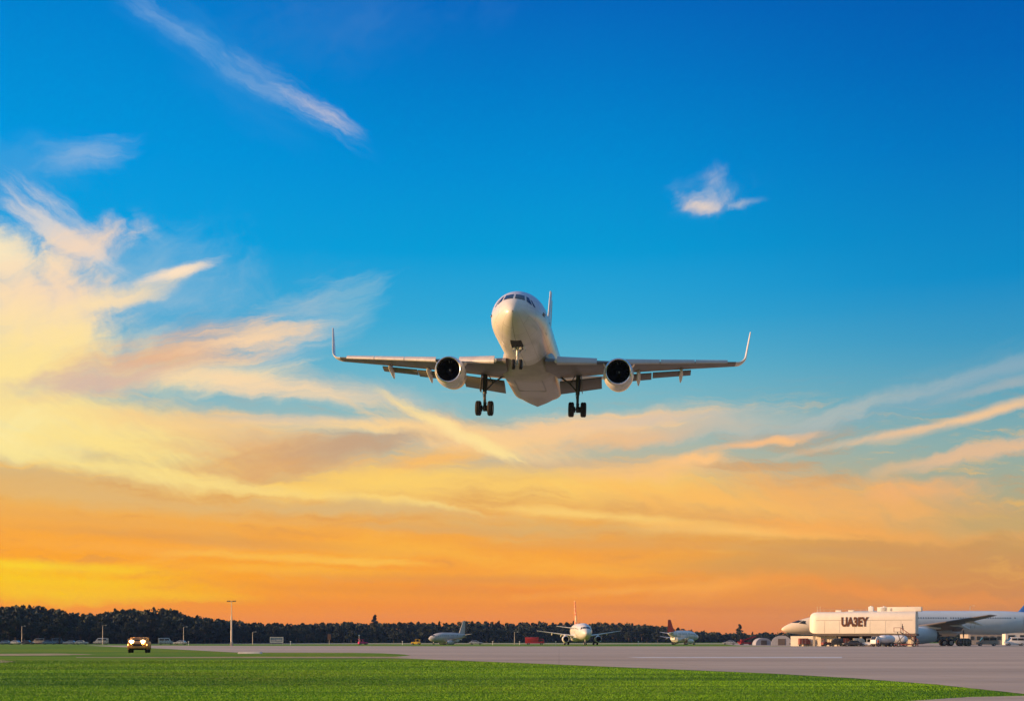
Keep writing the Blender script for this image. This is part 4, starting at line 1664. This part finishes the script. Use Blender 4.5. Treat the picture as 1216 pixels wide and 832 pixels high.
far_building('service_building', 'low tan service building seen under the tail of the wide-body airliner', 1150, 1190, 430, 3.6, M['concrete_wall'], 5)
far_building('cargo_shed', 'pale cargo shed at the right edge behind the wide-body airliner', 1194, 1250, 440, 4.2, M['cream'], 4)


# ------------------------------------------------------------------ vehicles and ground equipment
def wheel_small(parent, loc, r, w, axis_rot=0):
    mb = MB()
    mb.lathe([(-w * .4, .001), (-w * .4, r * .55), (w * .4, r * .55), (w * .4, .001)], axis='Y', n=14)
    rim = mb.build('wheel', M['carsilver'], parent, loc=loc)
    t = MB()
    t.lathe([(-w / 2, r * .56), (-w / 2, r * .9), (-w * .3, r), (w * .3, r), (w / 2, r * .9), (w / 2, r * .56)], axis='Y', n=18)
    t.build('tyre', M['tyre'], rim)
    return rim


def car(name, label, loc, rotz, paint, kind='car', group=None, cat=None):
    """length along X, front at +X"""
    root = thing(name, label, cat or kind, loc, rotz, group)
    if kind == 'car':
        L, W, r = 4.4, 1.76, .32
        lower = [(-2.2, .35), (-2.18, .85), (-1.9, .95), (-1.0, .98), (1.0, .95), (1.9, .82), (2.2, .66), (2.22, .35)]
        upper = [(-1.75, .96), (-1.3, 1.40), (.25, 1.44), (1.05, .95)]
        axles = (-1.35, 1.38)
    elif kind == 'van':
        L, W, r = 5.2, 2.0, .36
        lower = [(-2.6, .4), (-2.6, 1.15), (1.6, 1.15), (2.5, .95), (2.6, .4)]
        upper = [(-2.58, 1.152), (-2.55, 2.25), (1.0, 2.30), (1.85, 1.152)]
        axles = (-1.7, 1.75)
    else:
        L, W, r = 7.0, 2.4, .48
        lower = [(-3.5, .6), (-3.5, 1.2), (3.4, 1.2), (3.5, .6)]
        upper = [(1.7, 1.202), (1.7, 2.5), (3.1, 2.55), (3.45, 1.7), (3.48, 1.202)]
        axles = (-2.3, 2.4)
    b = MB()
    b.prism(lower, -W / 2, W / 2)
    body = b.build('body', paint, root, bevel=.06)
    c = MB()
    iw = W / 2 * .90
    c.loft([[(x, -iw if z < upper[0][1] + .05 else -iw * .88, z) for x, z in upper], [(x, iw if z < upper[0][1] + .05 else iw * .88, z) for x, z in upper]])
    cb = c.build('cabin', paint, root, bevel=.05)
    # glazing: side windows, windscreen, each its own pane
    z0 = upper[0][1]
    zt = max(z for _, z in upper)
    for s in (-1, 1):
        for k, (xa, xb) in enumerate((((-1.3, -.35), (-.27, .6)) if kind == 'car' else (((-2.2, -.6), (-.4, 1.0)) if kind == 'van' else ((1.9, 2.9),)))):
            q = MB()
            q.box(((xa + xb) / 2, s * (iw * .955 + .01), z0 + (zt - z0) * .52), (xb - xa, .05, (zt - z0) * .52), Matrix.Rotation(s * R(7 if kind == 'car' else 2), 3, 'X'))
            q.build('side_window', M['glass'], cb)
    xa, xb = upper[-1], upper[-2]
    q = MB()
    q.box(((xa[0] + xb[0]) / 2 + .02, 0, (xa[1] + xb[1]) / 2), (.05, W * .78, math.hypot(xa[0] - xb[0], xa[1] - xb[1]) * .76), Matrix.Rotation(math.atan2(xb[0] - xa[0], xb[1] - xa[1]), 3, 'Y'))
    q.build('windscreen', M['glass'], cb)
    for s in (-1, 1):
        for x in axles:
            wheel_small(root, (x, s * (W / 2 - .10), r), r, .24)
        h = MB()
        h.box((L / 2 - .02, s * W * .36, .68 if kind == 'car' else .85), (.1, .3, .16))
        h.build('headlight', M['lamp_off'], body, bevel=.02)
        h = MB()
        h.box((-L / 2 + .02, s * W * .40, .78 if kind == 'car' else .95), (.08, .18, .2))
        h.build('tail_light', M['red'], body, bevel=.02)
    if kind == 'truck':
        k = MB()
        k.box((-1.0, 0, 2.2), (4.9, 2.4, 1.9))
        k.build('cargo_box', paint, root, bevel=.05)
    return root


# the row parked before the wood at the left
CARS = [(8, 470, 'carblue', 'car', 0.1, 'small blue-grey car parked at the far left end of the row before the wood'),
        (17, 470, 'carsilver', 'car', 3.0, 'silver car second from the left end of the row before the wood'),
        (33, 475, 'cardark', 'car', 0.0, 'dark car between the silver car and the white van before the wood'),
        (46, 540, 'carsilver', 'van', 3.1, 'silver van with long flat side parked left of the blue-grey van'),
        (58, 480, 'carblue', 'car', 0.2, 'blue-grey car parked between the two vans before the wood'),
        (70, 530, 'carblue', 'van', 0.1, 'blue-grey van parked in the row before the wood'),
        (83, 478, 'carblue', 'car', 3.1, 'blue-grey car parked right of the blue-grey van'),
        (97, 470, 'carsilver', 'car', 0.1, 'silver car at the right end of the row, near the lane start'),
        (120, 500, 'carsilver', 'van', 3.14, 'silver van parked alone before the wood left of the oncoming truck'),
        (197, 470, 'carsilver', 'van', 0.3, 'silver van parked just right of the oncoming truck'),
        (214, 455, 'carsilver', 'car', 3.0, 'silver car parked between the van and the tall light mast'),
        (565, 440, 'carsilver', 'car', 0.0, 'silver car parked right of the side-on airliner'),
        (912, 420, 'carwhite', 'car', 0.3, 'white car parked left of the wide-body nose'),
        (866, 450, 'carsilver', 'car', 3.0, 'silver car parked between the red-tailed airliner and the red loader'),
        (1012, 322, 'cardark', 'car', 3.1, 'dark car parked under the lettering of the pier'),
        (1205, 372, 'carwhite', 'van', 3.1, 'white van parked at the right edge beneath the tail'),
        ]
for px, D, pm, kind, rz, lb in CARS:
    car({'car': 'parked_car', 'van': 'parked_van', 'truck': 'box_truck'}[kind], lb, at(px, D), rz, M[pm], kind, 'vehicles parked along the far side of the airfield', {'car': 'car', 'van': 'van', 'truck': 'truck'}[kind])
ft = car('fire_truck', 'red fire truck parked left of the taxiing airliner', at(635, 430), 0.0, M['red'], 'truck', None, 'fire truck')
ft.scale = (.88, .88, .78)
car('baggage_van', 'tan van standing near the landing gear of the wide-body airliner', at(1172, 352), 3.0, M['concrete_wall'], 'van', None, 'van')


def tug(name, label, loc, rotz, paint, mast=False, group=None):
    root = thing(name, label, 'tug', loc, rotz, group)
    b = MB()
    b.prism([(-1.5, .3), (-1.5, .95), (-.3, 1.0), (1.3, .9), (1.5, .75), (1.5, .3)], -.75, .75)
    body = b.build('body', paint, root, bevel=.06)
    c = MB()
    for x in (-1.2, .1):
        for s in (-1, 1):
            c.tube((x, s * .62, .95), (x, s * .6, 1.75), .05, .05, 6)
    c.box((-.55, 0, 1.78), (1.6, 1.4, .08))
    c.build('canopy', paint, root)
    st = MB()
    st.box((-.7, 0, 1.1), (.5, .9, .2))
    st.box((-.95, 0, 1.4), (.12, .9, .5))
    st.build('seat', M['cloth_dark'], body)
    for s in (-1, 1):
        for x in (-1.0, 1.0):
            wheel_small(root, (x, s * .72, .32), .32, .24)
    if mast:
        m = MB()
        m.tube((-1.3, 0, .9), (-1.3, 0, 3.1), .05, .04, 8)
        m.box((-1.3, 0, 3.1), (.5, .05, .35))
        m.build('mast', M['carwhite'], root)
    return root


tug('baggage_tug', 'magenta baggage tug with a pale mast before the middle wood', at(431, 440), 0.4, M['magenta'], True)
tug('baggage_tug', 'yellow tug on the far grass edge left of the side-on airliner', at(494, 440), 3.0, M['yellow'])
tug('baggage_tug', 'dark red tug beneath the left end of the pier', at(983, 330), 0.2, M['crate'])
tug('baggage_tug', 'white tug in front of the dark pier doorway', at(1030, 322), 2.9, M['carwhite'])


def dolly(label, loc, rotz, paint, group):
    root = thing('container_dolly', label, 'container', loc, rotz, group)
    b = MB()
    b.box((0, 0, .42), (2.9, 1.6, .12))
    b.tube((1.45, 0, .42), (2.3, 0, .35), .04, .04, 6)
    b.build('platform', M['gear'], root)
    c = MB()
    c.prism([(-1.35, .49), (-1.35, 1.95), (.75, 1.95), (1.35, 1.35), (1.35, .49)], -.74, .74)
    ct = c.build('container', paint, root, bevel=.03)
    for x in (-.7, .1):
        q = MB()
        q.box((x, -.755, 1.2), (.05, .03, 1.4))
        q.build('rib', M['carsilver'], ct)
    for s in (-1, 1):
        for x in (-1, 1):
            wheel_small(root, (x, s * .7, .2), .2, .14)
    return root


for k, (px, D, pm, rz, lb) in enumerate([
        (955, 336, 'crate', .05, 'dark red container dolly under the nose of the wide-body airliner'),
        (968, 340, 'cardark', .1, 'black container dolly between the red dolly and the pier end'),
        (994, 328, 'cardark', 3.1, 'black container dolly beside the dark red tug'),
        (1003, 332, 'crate', 0.0, 'dark red container dolly behind the black dolly under the pier'),
        (1020, 330, 'carsilver', 0.0, 'silver container dolly under the pier lettering'),
        (1146, 330, 'cardark', .1, 'black container dolly before the main wheels of the wide-body airliner')]):
    dolly(lb, at(px, D), rz, M[pm], 'container dollies around the pier')


def belt_loader(label, loc, rotz, paint, group=None):
    root = thing('belt_loader', label, 'belt loader', loc, rotz, group)
    b = MB()
    b.prism([(-2.2, .35), (-2.2, .85), (1.2, .85), (2.2, .75), (2.2, .35)], -.9, .9)
    b.build('chassis', paint, root, bevel=.04)
    t = MB()
    t.box((.2, 0, 1.75), (6.2, .8, .16), Matrix.Rotation(R(-17), 3, 'Y'))
    for s in (-1, 1):
        t.box((.2, s * .42, 1.9), (6.2, .05, .1), Matrix.Rotation(R(-17), 3, 'Y'))
    t.build('conveyor', paint, root)
    st = MB()
    for s in (-1, 1):
        st.tube((.9, s * .35, .85), (1.9, s * .35, 2.15), .06, .06, 6)
        st.tube((1.9, s * .35, .85), (.9, s * .35, 1.9), .06, .06, 6)
    st.build('lift_strut', M['gear'], root)
    c = MB()
    c.box((-1.5, -.45, 1.3), (.9, .7, .9))
    c.build('operator_cab', paint, root, bevel=.05)
    for s in (-1, 1):
        for x in (-1.4, 1.5):
            wheel_small(root, (x, s * .85, .34), .34, .24)
    return root


belt_loader('red belt loader standing before the wood left of the wide-body nose', at(886, 420), .2, M['red'])
belt_loader('dark belt loader reaching up to the pier in the shade', at(948, 345), 3.0, M['cardark'])


def tanker(label, loc, rotz):
    root = thing('fuel_tanker', label, 'tanker', loc, rotz)
    m = MB()
    rings = []
    for k in range(13):
        f = k / 12
        x = -2.3 + 4.4 * f
        q = max(.05, 1 - abs(2 * f - 1) ** 4) ** .5
        rings.append([Vector((x, math.cos(a) * 1.2 * q, 1.65 + math.sin(a) * 1.0 * q)) for a in [2 * PI * i / 20 for i in range(20)]])
    m.loft(rings)
    tk = m.build('tank', M['carwhite'], root, angle=60)
    for x in (-1.0, .2):
        r = MB()
        r.lathe([(0, .22), (.14, .22), (.15, .01)], (x, 0, 2.62), 'Z', 12)
        r.build('hatch', M['gear'], tk)
    c = MB()
    c.box((.3, 0, .58), (5.8, 1.5, .2))
    c.build('chassis', M['gear'], root)
    k = MB()
    k.prism([(2.3, .69), (2.3, 2.3), (3.1, 2.3), (3.5, 1.5), (3.5, .69)], -1.05, 1.05)
    cb = k.build('cab', M['carwhite'], root, bevel=.06)
    q = MB()
    q.box((3.33, 0, 1.92), (.05, 1.7, .75), Matrix.Rotation(R(-26), 3, 'Y'))
    q.build('windscreen', M['glass'], cb)
    for s in (-1, 1):
        for x in (-1.6, -.7, 2.7):
            wheel_small(root, (x, s * .9, .46), .46, .3)
    return root


tanker('white rounded fuel tanker standing before the right end of the pier', at(1052, 308), R(200))
tank2 = tanker('white fuel tanker half hidden by the mobile stairs', at(1066, 312), R(170))


def mobile_stairs():
    root = thing('boarding_stairs', 'dark mobile boarding stairs beside the white tanker at the end of the pier', 'stairs', at(1076, 304), R(168))
    c = MB()
    c.box((0, 0, .5), (5.0, 1.9, .25))
    c.build('chassis', M['crate'], root, bevel=.03)
    f = MB()
    n = 12
    for k in range(n):
        x, z = -2.4 + 3.6 * k / n, .75 + 2.6 * k / n
        f.box((x, 0, z), (.34, 1.3, .06))
    for s in (-1, 1):
        f.tube((-2.6, s * .68, .6), (1.3, s * .68, 3.35), .07, .07, 6)
    f.box((1.95, 0, 3.35), (1.5, 1.4, .08))
    f.build('stair_flight', M['gear'], root)
    h = MB()
    for s in (-1, 1):
        h.tube((-2.5, s * .7, 1.6), (1.2, s * .7, 4.3), .04, .04, 6)
        h.tube((1.2, s * .7, 4.3), (2.65, s * .7, 4.3), .04, .04, 6)
        for k in range(7):
            x, z = -2.4 + 3.6 * k / 6, .75 + 2.6 * k / 6
            h.tube((x, s * .7, z), (x, s * .7, z + .98), .03, .03, 6)
        h.tube((2.65, s * .7, 3.35), (2.65, s * .7, 4.3), .03, .03, 6)
    h.build('handrail', M['crate'], root)
    b = MB()
    for s in (-1, 1):
        b.tube((1.0, s * .6, .6), (1.9, s * .6, 3.3), .06, .06, 6)
        b.tube((2.3, s * .6, .6), (.4, s * .6, 2.6), .06, .06, 6)
    b.build('support_frame', M['gear'], root)
    for s in (-1, 1):
        for x in (-1.7, 1.7):
            wheel_small(root, (x, s * .85, .38), .38, .26)
    return root


mobile_stairs()


def person(label, loc, rotz, pose, mats, group=None):
    """one continuous skinned body"""
    J = {'stand': dict(kl=(.10, .02, .5), fl=(.11, .0, .06), tl=(.11, -.14, .03), kr=(-.10, -.04, .5), fr=(-.12, .04, .06), tr=(-.12, -.1, .03), el=(.27, .03, 1.12), hl=(.28, -.10, .88), er=(-.27, .02, 1.12), hr=(-.27, -.12, .88)),
         'walk': dict(kl=(.10, -.20, .52), fl=(.10, -.30, .08), tl=(.10, -.45, .06), kr=(-.10, .06, .5), fr=(-.10, .34, .12), tr=(-.10, .24, .03), el=(.27, .14, 1.14), hl=(.26, .10, .90), er=(-.27, -.12, 1.14), hr=(-.25, -.30, .96)),
         'climb': dict(kl=(.10, -.34, .80), fl=(.10, -.26, .36), tl=(.10, -.42, .34), kr=(-.10, -.02, .5), fr=(-.10, .10, .07), tr=(-.10, -.05, .03), el=(.27, -.10, 1.18), hl=(.30, -.36, 1.12), er=(-.27, -.02, 1.14), hr=(-.29, -.26, 1.04))}[pose]
    pts = [('pel', (0, 0, .95), .13), ('wst', (0, -.01, 1.12), .125), ('chs', (0, -.02, 1.34), .15), ('nek', (0, -.01, 1.50), .055), ('hed', (0, -.035, 1.60), .085), ('top', (0, -.03, 1.72), .075),
           ('shl', (.18, -.01, 1.42), .07), ('el', J['el'], .048), ('hl', J['hl'], .036), ('shr', (-.18, -.01, 1.42), .07), ('er', J['er'], .048), ('hr', J['hr'], .036),
           ('hpl', (.09, 0, .90), .095), ('kl', J['kl'], .065), ('fl', J['fl'], .045), ('tl', J['tl'], .035), ('hpr', (-.09, 0, .90), .095), ('kr', J['kr'], .065), ('fr', J['fr'], .045), ('tr', J['tr'], .035)]
    idx = {p[0]: i for i, p in enumerate(pts)}
    ed = [('pel', 'wst'), ('wst', 'chs'), ('chs', 'nek'), ('nek', 'hed'), ('hed', 'top'), ('chs', 'shl'), ('shl', 'el'), ('el', 'hl'), ('chs', 'shr'), ('shr', 'er'), ('er', 'hr'),
          ('pel', 'hpl'), ('hpl', 'kl'), ('kl', 'fl'), ('fl', 'tl'), ('pel', 'hpr'), ('hpr', 'kr'), ('kr', 'fr'), ('fr', 'tr')]
    me = bpy.data.meshes.new('person')
    me.from_pydata([p[1] for p in pts], [(idx[a], idx[b]) for a, b in ed], [])
    tmp = bpy.data.objects.new('person', me)
    COL.objects.link(tmp)
    sk = tmp.modifiers.new('skin', 'SKIN')
    if not me.skin_vertices:
        bm = bmesh.new()
        bm.from_mesh(me)
        bm.verts.layers.skin.verify()
        bm.to_mesh(me)
        bm.free()
    for i, p in enumerate(pts):
        me.skin_vertices[0].data[i].radius = (p[2], p[2])
        me.skin_vertices[0].data[i].use_root = (i == 0)
    ss = tmp.modifiers.new('sub', 'SUBSURF')
    ss.levels = 1
    dg = bpy.context.evaluated_depsgraph_get()
    dg.update()
    nm = bpy.data.meshes.new_from_object(tmp.evaluated_get(dg))
    bpy.data.objects.remove(tmp)
    nm.materials.clear()
    for m in mats:
        nm.materials.append(m)
    for p in nm.polygons:
        z = p.center.z
        ax = abs(p.center.x)
        if z > 1.49 or (ax > .235 and z < 1.02):
            p.material_index = 0
        elif z > .93:
            p.material_index = 1
        else:
            p.material_index = 2
        p.use_smooth = True
    o = bpy.data.objects.new('person', nm)
    COL.objects.link(o)
    o.location = loc
    o.rotation_euler = (0, 0, rotz)
    tag(o, label, 'person', group)
    hr = MB()
    hr.lathe([(-.07, .085), (-.02, .102), (.04, .097), (.085, .06), (.10, .005)], (0, -.018, 1.665), 'Z', 12)
    hr.build('hair', M['cloth_dark'], o)
    return o


person('person in dark clothes walking under the nose of the wide-body airliner', at(970, 318), R(70), 'walk', [M['skin'], M['cloth_dark'], M['cloth_dark']])
person('person in an orange vest standing before the dark doorway of the pier', at(1043, 303), R(20), 'stand', [M['skin'], M['cloth_orange'], M['cloth_dark']])
person('person in dark clothes standing beside the foot of the boarding stairs', at(1090, 300), R(-40), 'stand', [M['skin'], M['cloth_dark'], M['cloth_dark']])
person('person in dark clothes climbing near the top of the boarding stairs', at(1071.5, 304, 3.40), R(80), 'climb', [M['skin'], M['cloth_dark'], M['cloth_dark']])


def tent(label, loc, rotz, w, l, h):
    root = thing('storage_tent', label, 'tent', loc, rotz, 'canvas storage tents left of the wide-body nose')
    m = MB()
    rings = []
    for k in range(9):
        x = -l / 2 + l * k / 8
        rings.append([Vector((x, math.cos(a) * w / 2, max(0, math.sin(a)) ** .8 * h * (1 if k % 2 == 0 else .985))) for a in [PI * i / 14 for i in range(15)]])
    m.loft(rings, False, False, closed=False)
    m.loft([[Vector((-l / 2, math.cos(a) * w / 2, max(0, math.sin(a)) ** .8 * h)) for a in [PI * i / 14 for i in range(15)]], [Vector((-l / 2 + .02, 0, 0.0))] * 15], False, False, closed=False)
    c = m.build('canvas', M['canvas'], root)
    d = MB()
    d.box((-l / 2 - .04, 0, h * .33), (.06, w * .36, h * .66))
    d.build('door_flap', M['darkgrey'], root)
    return root


tent('rounded pale canvas tent just left of the wide-body nose', at(928, 400), R(80), 6.0, 5.0, 2.9)
tent('lower pale canvas tent between the red loader and the larger tent', at(905, 410), R(95), 5.0, 4.0, 2.2)


# ------------------------------------------------------------------ approaching truck with its lights on
def lit_truck():
    p = gp(165.5, 774.6)
    root = thing('field_truck', 'tan airfield truck driving towards the camera with two bright headlights lit', 'truck', p, R(10))
    W = 2.3
    b = MB()       # front at -Y
    b.loft([[Vector((x * W / 2, y, z)) for x, z in ((-1, .62), (1, .62), (1, t), (.92, t + .10), (-.92, t + .10), (-1, t))] for y, t in ((-2.35, 1.12), (-2.2, 1.22), (-1.0, 1.30), (2.4, 1.30), (2.5, 1.2))])
    body = b.build('body', M['tan'], root, bevel=.04)
    gr = MB()
    gr.box((0, -2.37, .95), (1.2, .06, .34))
    for k in range(7):
        gr.box((-.5 + k / 6, -2.41, .95), (.05, .04, .32))
    gr.build('grille', M['dark'], body)
    bu = MB()
    bu.box((0, -2.5, .70), (2.3, .22, .24))
    bu.build('bumper', M['tan'], root, bevel=.03)
    un = MB()
    un.box((0, -1.6, .5), (1.4, 1.2, .22))
    un.tube((-.9, -1.55, .45), (.9, -1.55, .45), .09, .09, 8)
    un.build('axle', M['dark'], root)
    cab = MB()
    cab.loft([[Vector((x * W / 2 * .94, y, z)) for x in (-1, 1)] [::1] + [Vector((W / 2 * .84, y2, z2)), Vector((-W / 2 * .84, y2, z2))] for (y, z, y2, z2) in ((-.95, 1.41, -.45, 1.92), (1.0, 1.41, .85, 1.92))])
    cb = cab.build('cab', M['tan'], root, bevel=.05)
    ws = MB()
    ws.box((0, -.74, 1.66), (1.72, .04, .50), Matrix.Rotation(R(-44), 3, 'X'))
    ws.build('windscreen', M['glass'], cb)
    for s in (-1, 1):
        sw = MB()
        sw.box((s * W / 2 * .9, .1, 1.66), (.05, 1.2, .34), Matrix.Rotation(s * R(-14), 3, 'Y'))
        sw.build('side_window', M['glass'], cb)
        for y in (-1.55, 1.5):
            mb = MB()
            mb.lathe([(-.13, .001), (-.13, .24), (.13, .24), (.13, .001)], axis='X', n=18)
            rim = mb.build('wheel', M['gear'], root, loc=(s * .98, y, .44))
            t = MB()
            t.lathe([(-.16, .25), (-.16, .38), (-.11, .44), (.11, .44), (.16, .38), (.16, .25)], axis='X', n=22)
            t.build('tyre', M['tyre'], rim)
            fl = MB()
            fl.loft([[Vector((s * (1.0 + q * .19), y + math.cos(a) * .56, .44 + math.sin(a) * .56)) for a in [PI * i / 10 for i in range(11)]] for q in (0, 1)], False, False, closed=False)
            fl.build('mudguard', M['tan'], body)
        # big round lamps on the bar above the bumper
        lh = MB()
        lh.lathe([(-.02, .28), (.10, .28), (.24, .14), (.26, .01)], (s * .66, -2.5, 1.42), 'Y', 20)
        lh.v = [(s * .66 + (x - s * .66) * 1.25, y, 1.42 + (z - 1.42) * .72) for x, y, z in lh.v]
        hs = lh.build('headlight', M['gear'], root)
        ln = MB()
        ln.lathe([(-.09, .01), (-.075, .13), (-.04, .23), (-.015, .27)], (s * .66, -2.5, 1.42), 'Y', 20)
        ln.v = [(s * .66 + (x - s * .66) * 1.25, y, 1.42 + (z - 1.42) * .72) for x, y, z in ln.v]
        ln.build('headlight_lens', M['lamp'], hs)
        lc = MB()
        lc.lathe([(-.13, .01), (-.12, .08), (-.09, .12), (-.06, .13)], (s * .66, -2.5, 1.42), 'Y', 16)
        lc.v = [(s * .66 + (x - s * .66) * 1.6, y, z) for x, y, z in lc.v]
        lc.build('headlight_bulb', M['lamp_core'], hs)
        am = MB()
        am.lathe([(-.06, .01), (-.04, .08), (0, .09)], (s * 1.06, -2.40, 1.0), 'Y', 12)
        am.build('indicator_lamp', M['lamp_amber'], body)
        mi = MB()
        mi.box((s * 1.28, -.7, 1.58), (.2, .08, .26))
        mi.tube((s * 1.0, -.7, 1.45), (s * 1.28, -.7, 1.52), .02, .02, 6)
        mi.build('mirror', M['dark'], cb)
    rb = MB()
    for x in (-1.02, 1.02):
        rb.tube((x, -2.42, .8), (x, -2.42, 1.72), .04, .04, 8)
    rb.tube((-1.02, -2.42, 1.72), (1.02, -2.42, 1.72), .04, .04, 8)
    rb.tube((-1.02, -2.40, 1.14), (1.02, -2.40, 1.14), .04, .04, 8)
    rb.build('lamp_bar', M['tan'], root)
    # the light these lamps throw on the field ahead
    for s in (-1, 1):
        ld = bpy.data.lights.new('headlight_beam', 'SPOT')
        ld.energy = 3500
        ld.color = (1.0, .72, .38)
        ld.spot_size = R(60)
        ld.spot_blend = .8
        ld.shadow_soft_size = .2
        lo = bpy.data.objects.new('headlight_beam', ld)
        COL.objects.link(lo)
        lo.parent = root
        lo.location = (s * .66, -2.62, 1.42)
        lo.rotation_euler = (R(82), 0, 0)
    return root


lit_truck().scale = (.94, .94, .92)


# ------------------------------------------------------------------ masts, lamp posts, board
def light_mast():
    D = 355
    h = (HZ - 713.5) * D / F + EYE
    root = thing('light_mast', 'tall pale lighting mast with a crossbar of lamps rising above the wood', 'light mast', at(275, D))
    b = MB()
    b.box((0, 0, .5), (.7, .7, 1.0), taper=.9)
    b.build('base', M['concrete_wall'], root, bevel=.03)
    p = MB()
    p.lathe([(.9, .27), (h * .35, .24), (h * .66, .20), (h * .662, .13), (h, .08)], (0, 0, 0), 'Z', 14)
    p.build('pole', M['pole'], root)
    c = MB()
    c.tube((-1.15, 0, h - .05), (1.15, 0, h - .05), .07, .07, 8)
    cr = c.build('crossbar', M['pole'], root)
    for x in (-1.0, -.5, .5, 1.0):
        l = MB()
        l.box((x, -.12, h + .05), (.34, .3, .2), Matrix.Rotation(R(20), 3, 'X'))
        l.build('lamp_head', M['gear'], cr)


light_mast()


def lamp_post(px, D, top_px, label):
    h = (HZ - top_px) * D / F + EYE
    root = thing('lamp_post', label, 'lamp post', at(px, D), 0, 'lamp posts in front of the wood')
    p = MB()
    p.lathe([(0, .14), (h, .07)], (0, 0, 0), 'Z', 8, close=True)
    p.build('pole', M['pole'], root)
    a = MB()
    a.tube((0, 0, h - .05), (.9, 0, h + .1), .05, .04, 6)
    a.build('arm', M['pole'], root)
    l = MB()
    l.box((1.15, 0, h + .08), (.6, .26, .12))
    l.build('lamp_head', M['lamp_off'], root, bevel=.03)


for px, D, tp, lb in ((26, 490, 743, 'lamp post at the far left before the wood'),
                      (122, 480, 742, 'lamp post above the lone silver van before the wood'),
                      (218, 470, 744, 'lamp post above the silver car, right of the oncoming truck'),
                      (300, 480, 750, 'low lamp post just right of the tall light mast'),
                      (611, 470, 750, 'lamp post left of the red fire truck'),
                      (1152, 420, 719, 'tall thin lamp post rising behind the wide-body airliner')):
    lamp_post(px, D, tp, lb)


def board():
    D = 420
    root = thing('notice_board', 'pale framed notice board on two posts before the wood right of the light mast', 'board', at(328.5, D))
    for s in (-1, 1):
        p = MB()
        p.box((s * 1.75, 0, .75), (.14, .14, 1.5))
        p.build('post', M['pole'], root)
    f = MB()
    f.box((0, 0, 1.62), (4.0, .10, 1.56))
    pn = f.build('panel', M['carblue'], root)
    fr = MB()
    for z in (.84, 2.4):
        fr.box((0, -.07, z), (4.1, .08, .14))
    for x in (-2.0, 2.0):
        fr.box((x, -.07, 1.62), (.14, .08, 1.42))
    fr.build('frame', M['carwhite'], root)
    for (x, z, w, h) in ((-1.0, 1.30, 1.3, .42), (.75, 1.42, 1.7, .5)):
        q = MB()
        q.box((x, -.07, z), (w, .05, h))
        q.build('printed_field', M['canvas'], pn)


board()
bs = thing('small_board', 'brown upright board on a post before the wood left of the magenta tug', 'board', at(391, 470))
q = MB()
q.box((0, 0, 2.6), (1.2, .12, 2.0))
q.build('panel', M['tan_board'], bs)
q = MB()
q.tube((0, .1, 0), (0, .1, 3.6), .08, .08, 8)
q.build('post', M['pole'], bs)


def marker_post(px, D, label):
    root = thing('marker_post', label, 'marker post', at(px, D), 0, 'white marker posts along the far grass edge')
    p = MB()
    p.tube((0, 0, 0), (0, 0, .95), .07, .06, 8)
    p.build('post', M['carwhite'], root)
    c = MB()
    c.box((0, -.02, 1.05), (.32, .1, .3))
    c.build('reflector', M['carwhite'], root, bevel=.02)


for px, D, lb in ((224, 400, 'white marker post between the silver car and the light mast'), (345, 410, 'white marker post just right of the notice board'), (478, 430, 'white marker post left of the yellow tug'),
                  (585, 430, 'white marker post right of the silver car, middle of the field edge'), (617, 430, 'white marker post just left of the fire truck'), (660, 430, 'white marker post just right of the fire truck'),
                  (758, 420, 'white marker post right of the taxiing airliner')):
    marker_post(px, D, lb)


# ------------------------------------------------------------------ evening air
hz_m = bpy.data.materials.new('evening_haze')
hz_m.use_nodes = True
ht = hz_m.node_tree
ht.nodes.clear()
pv = ht.nodes.new('ShaderNodeVolumePrincipled')
pv.inputs['Color'].default_value = (0.26, 0.46, 1.0, 1)
pv.inputs['Density'].default_value = 0.000065
pv.inputs['Anisotropy'].default_value = 0.0
ho = ht.nodes.new('ShaderNodeOutputMaterial')
ht.links.new(pv.outputs[0], ho.inputs['Volume'])
hb = MB()
hb.box((0, 700, 24), (4900, 3900, 50))
haze = hb.build('haze', hz_m, None, smooth=False)
tag(haze, kind='stuff')
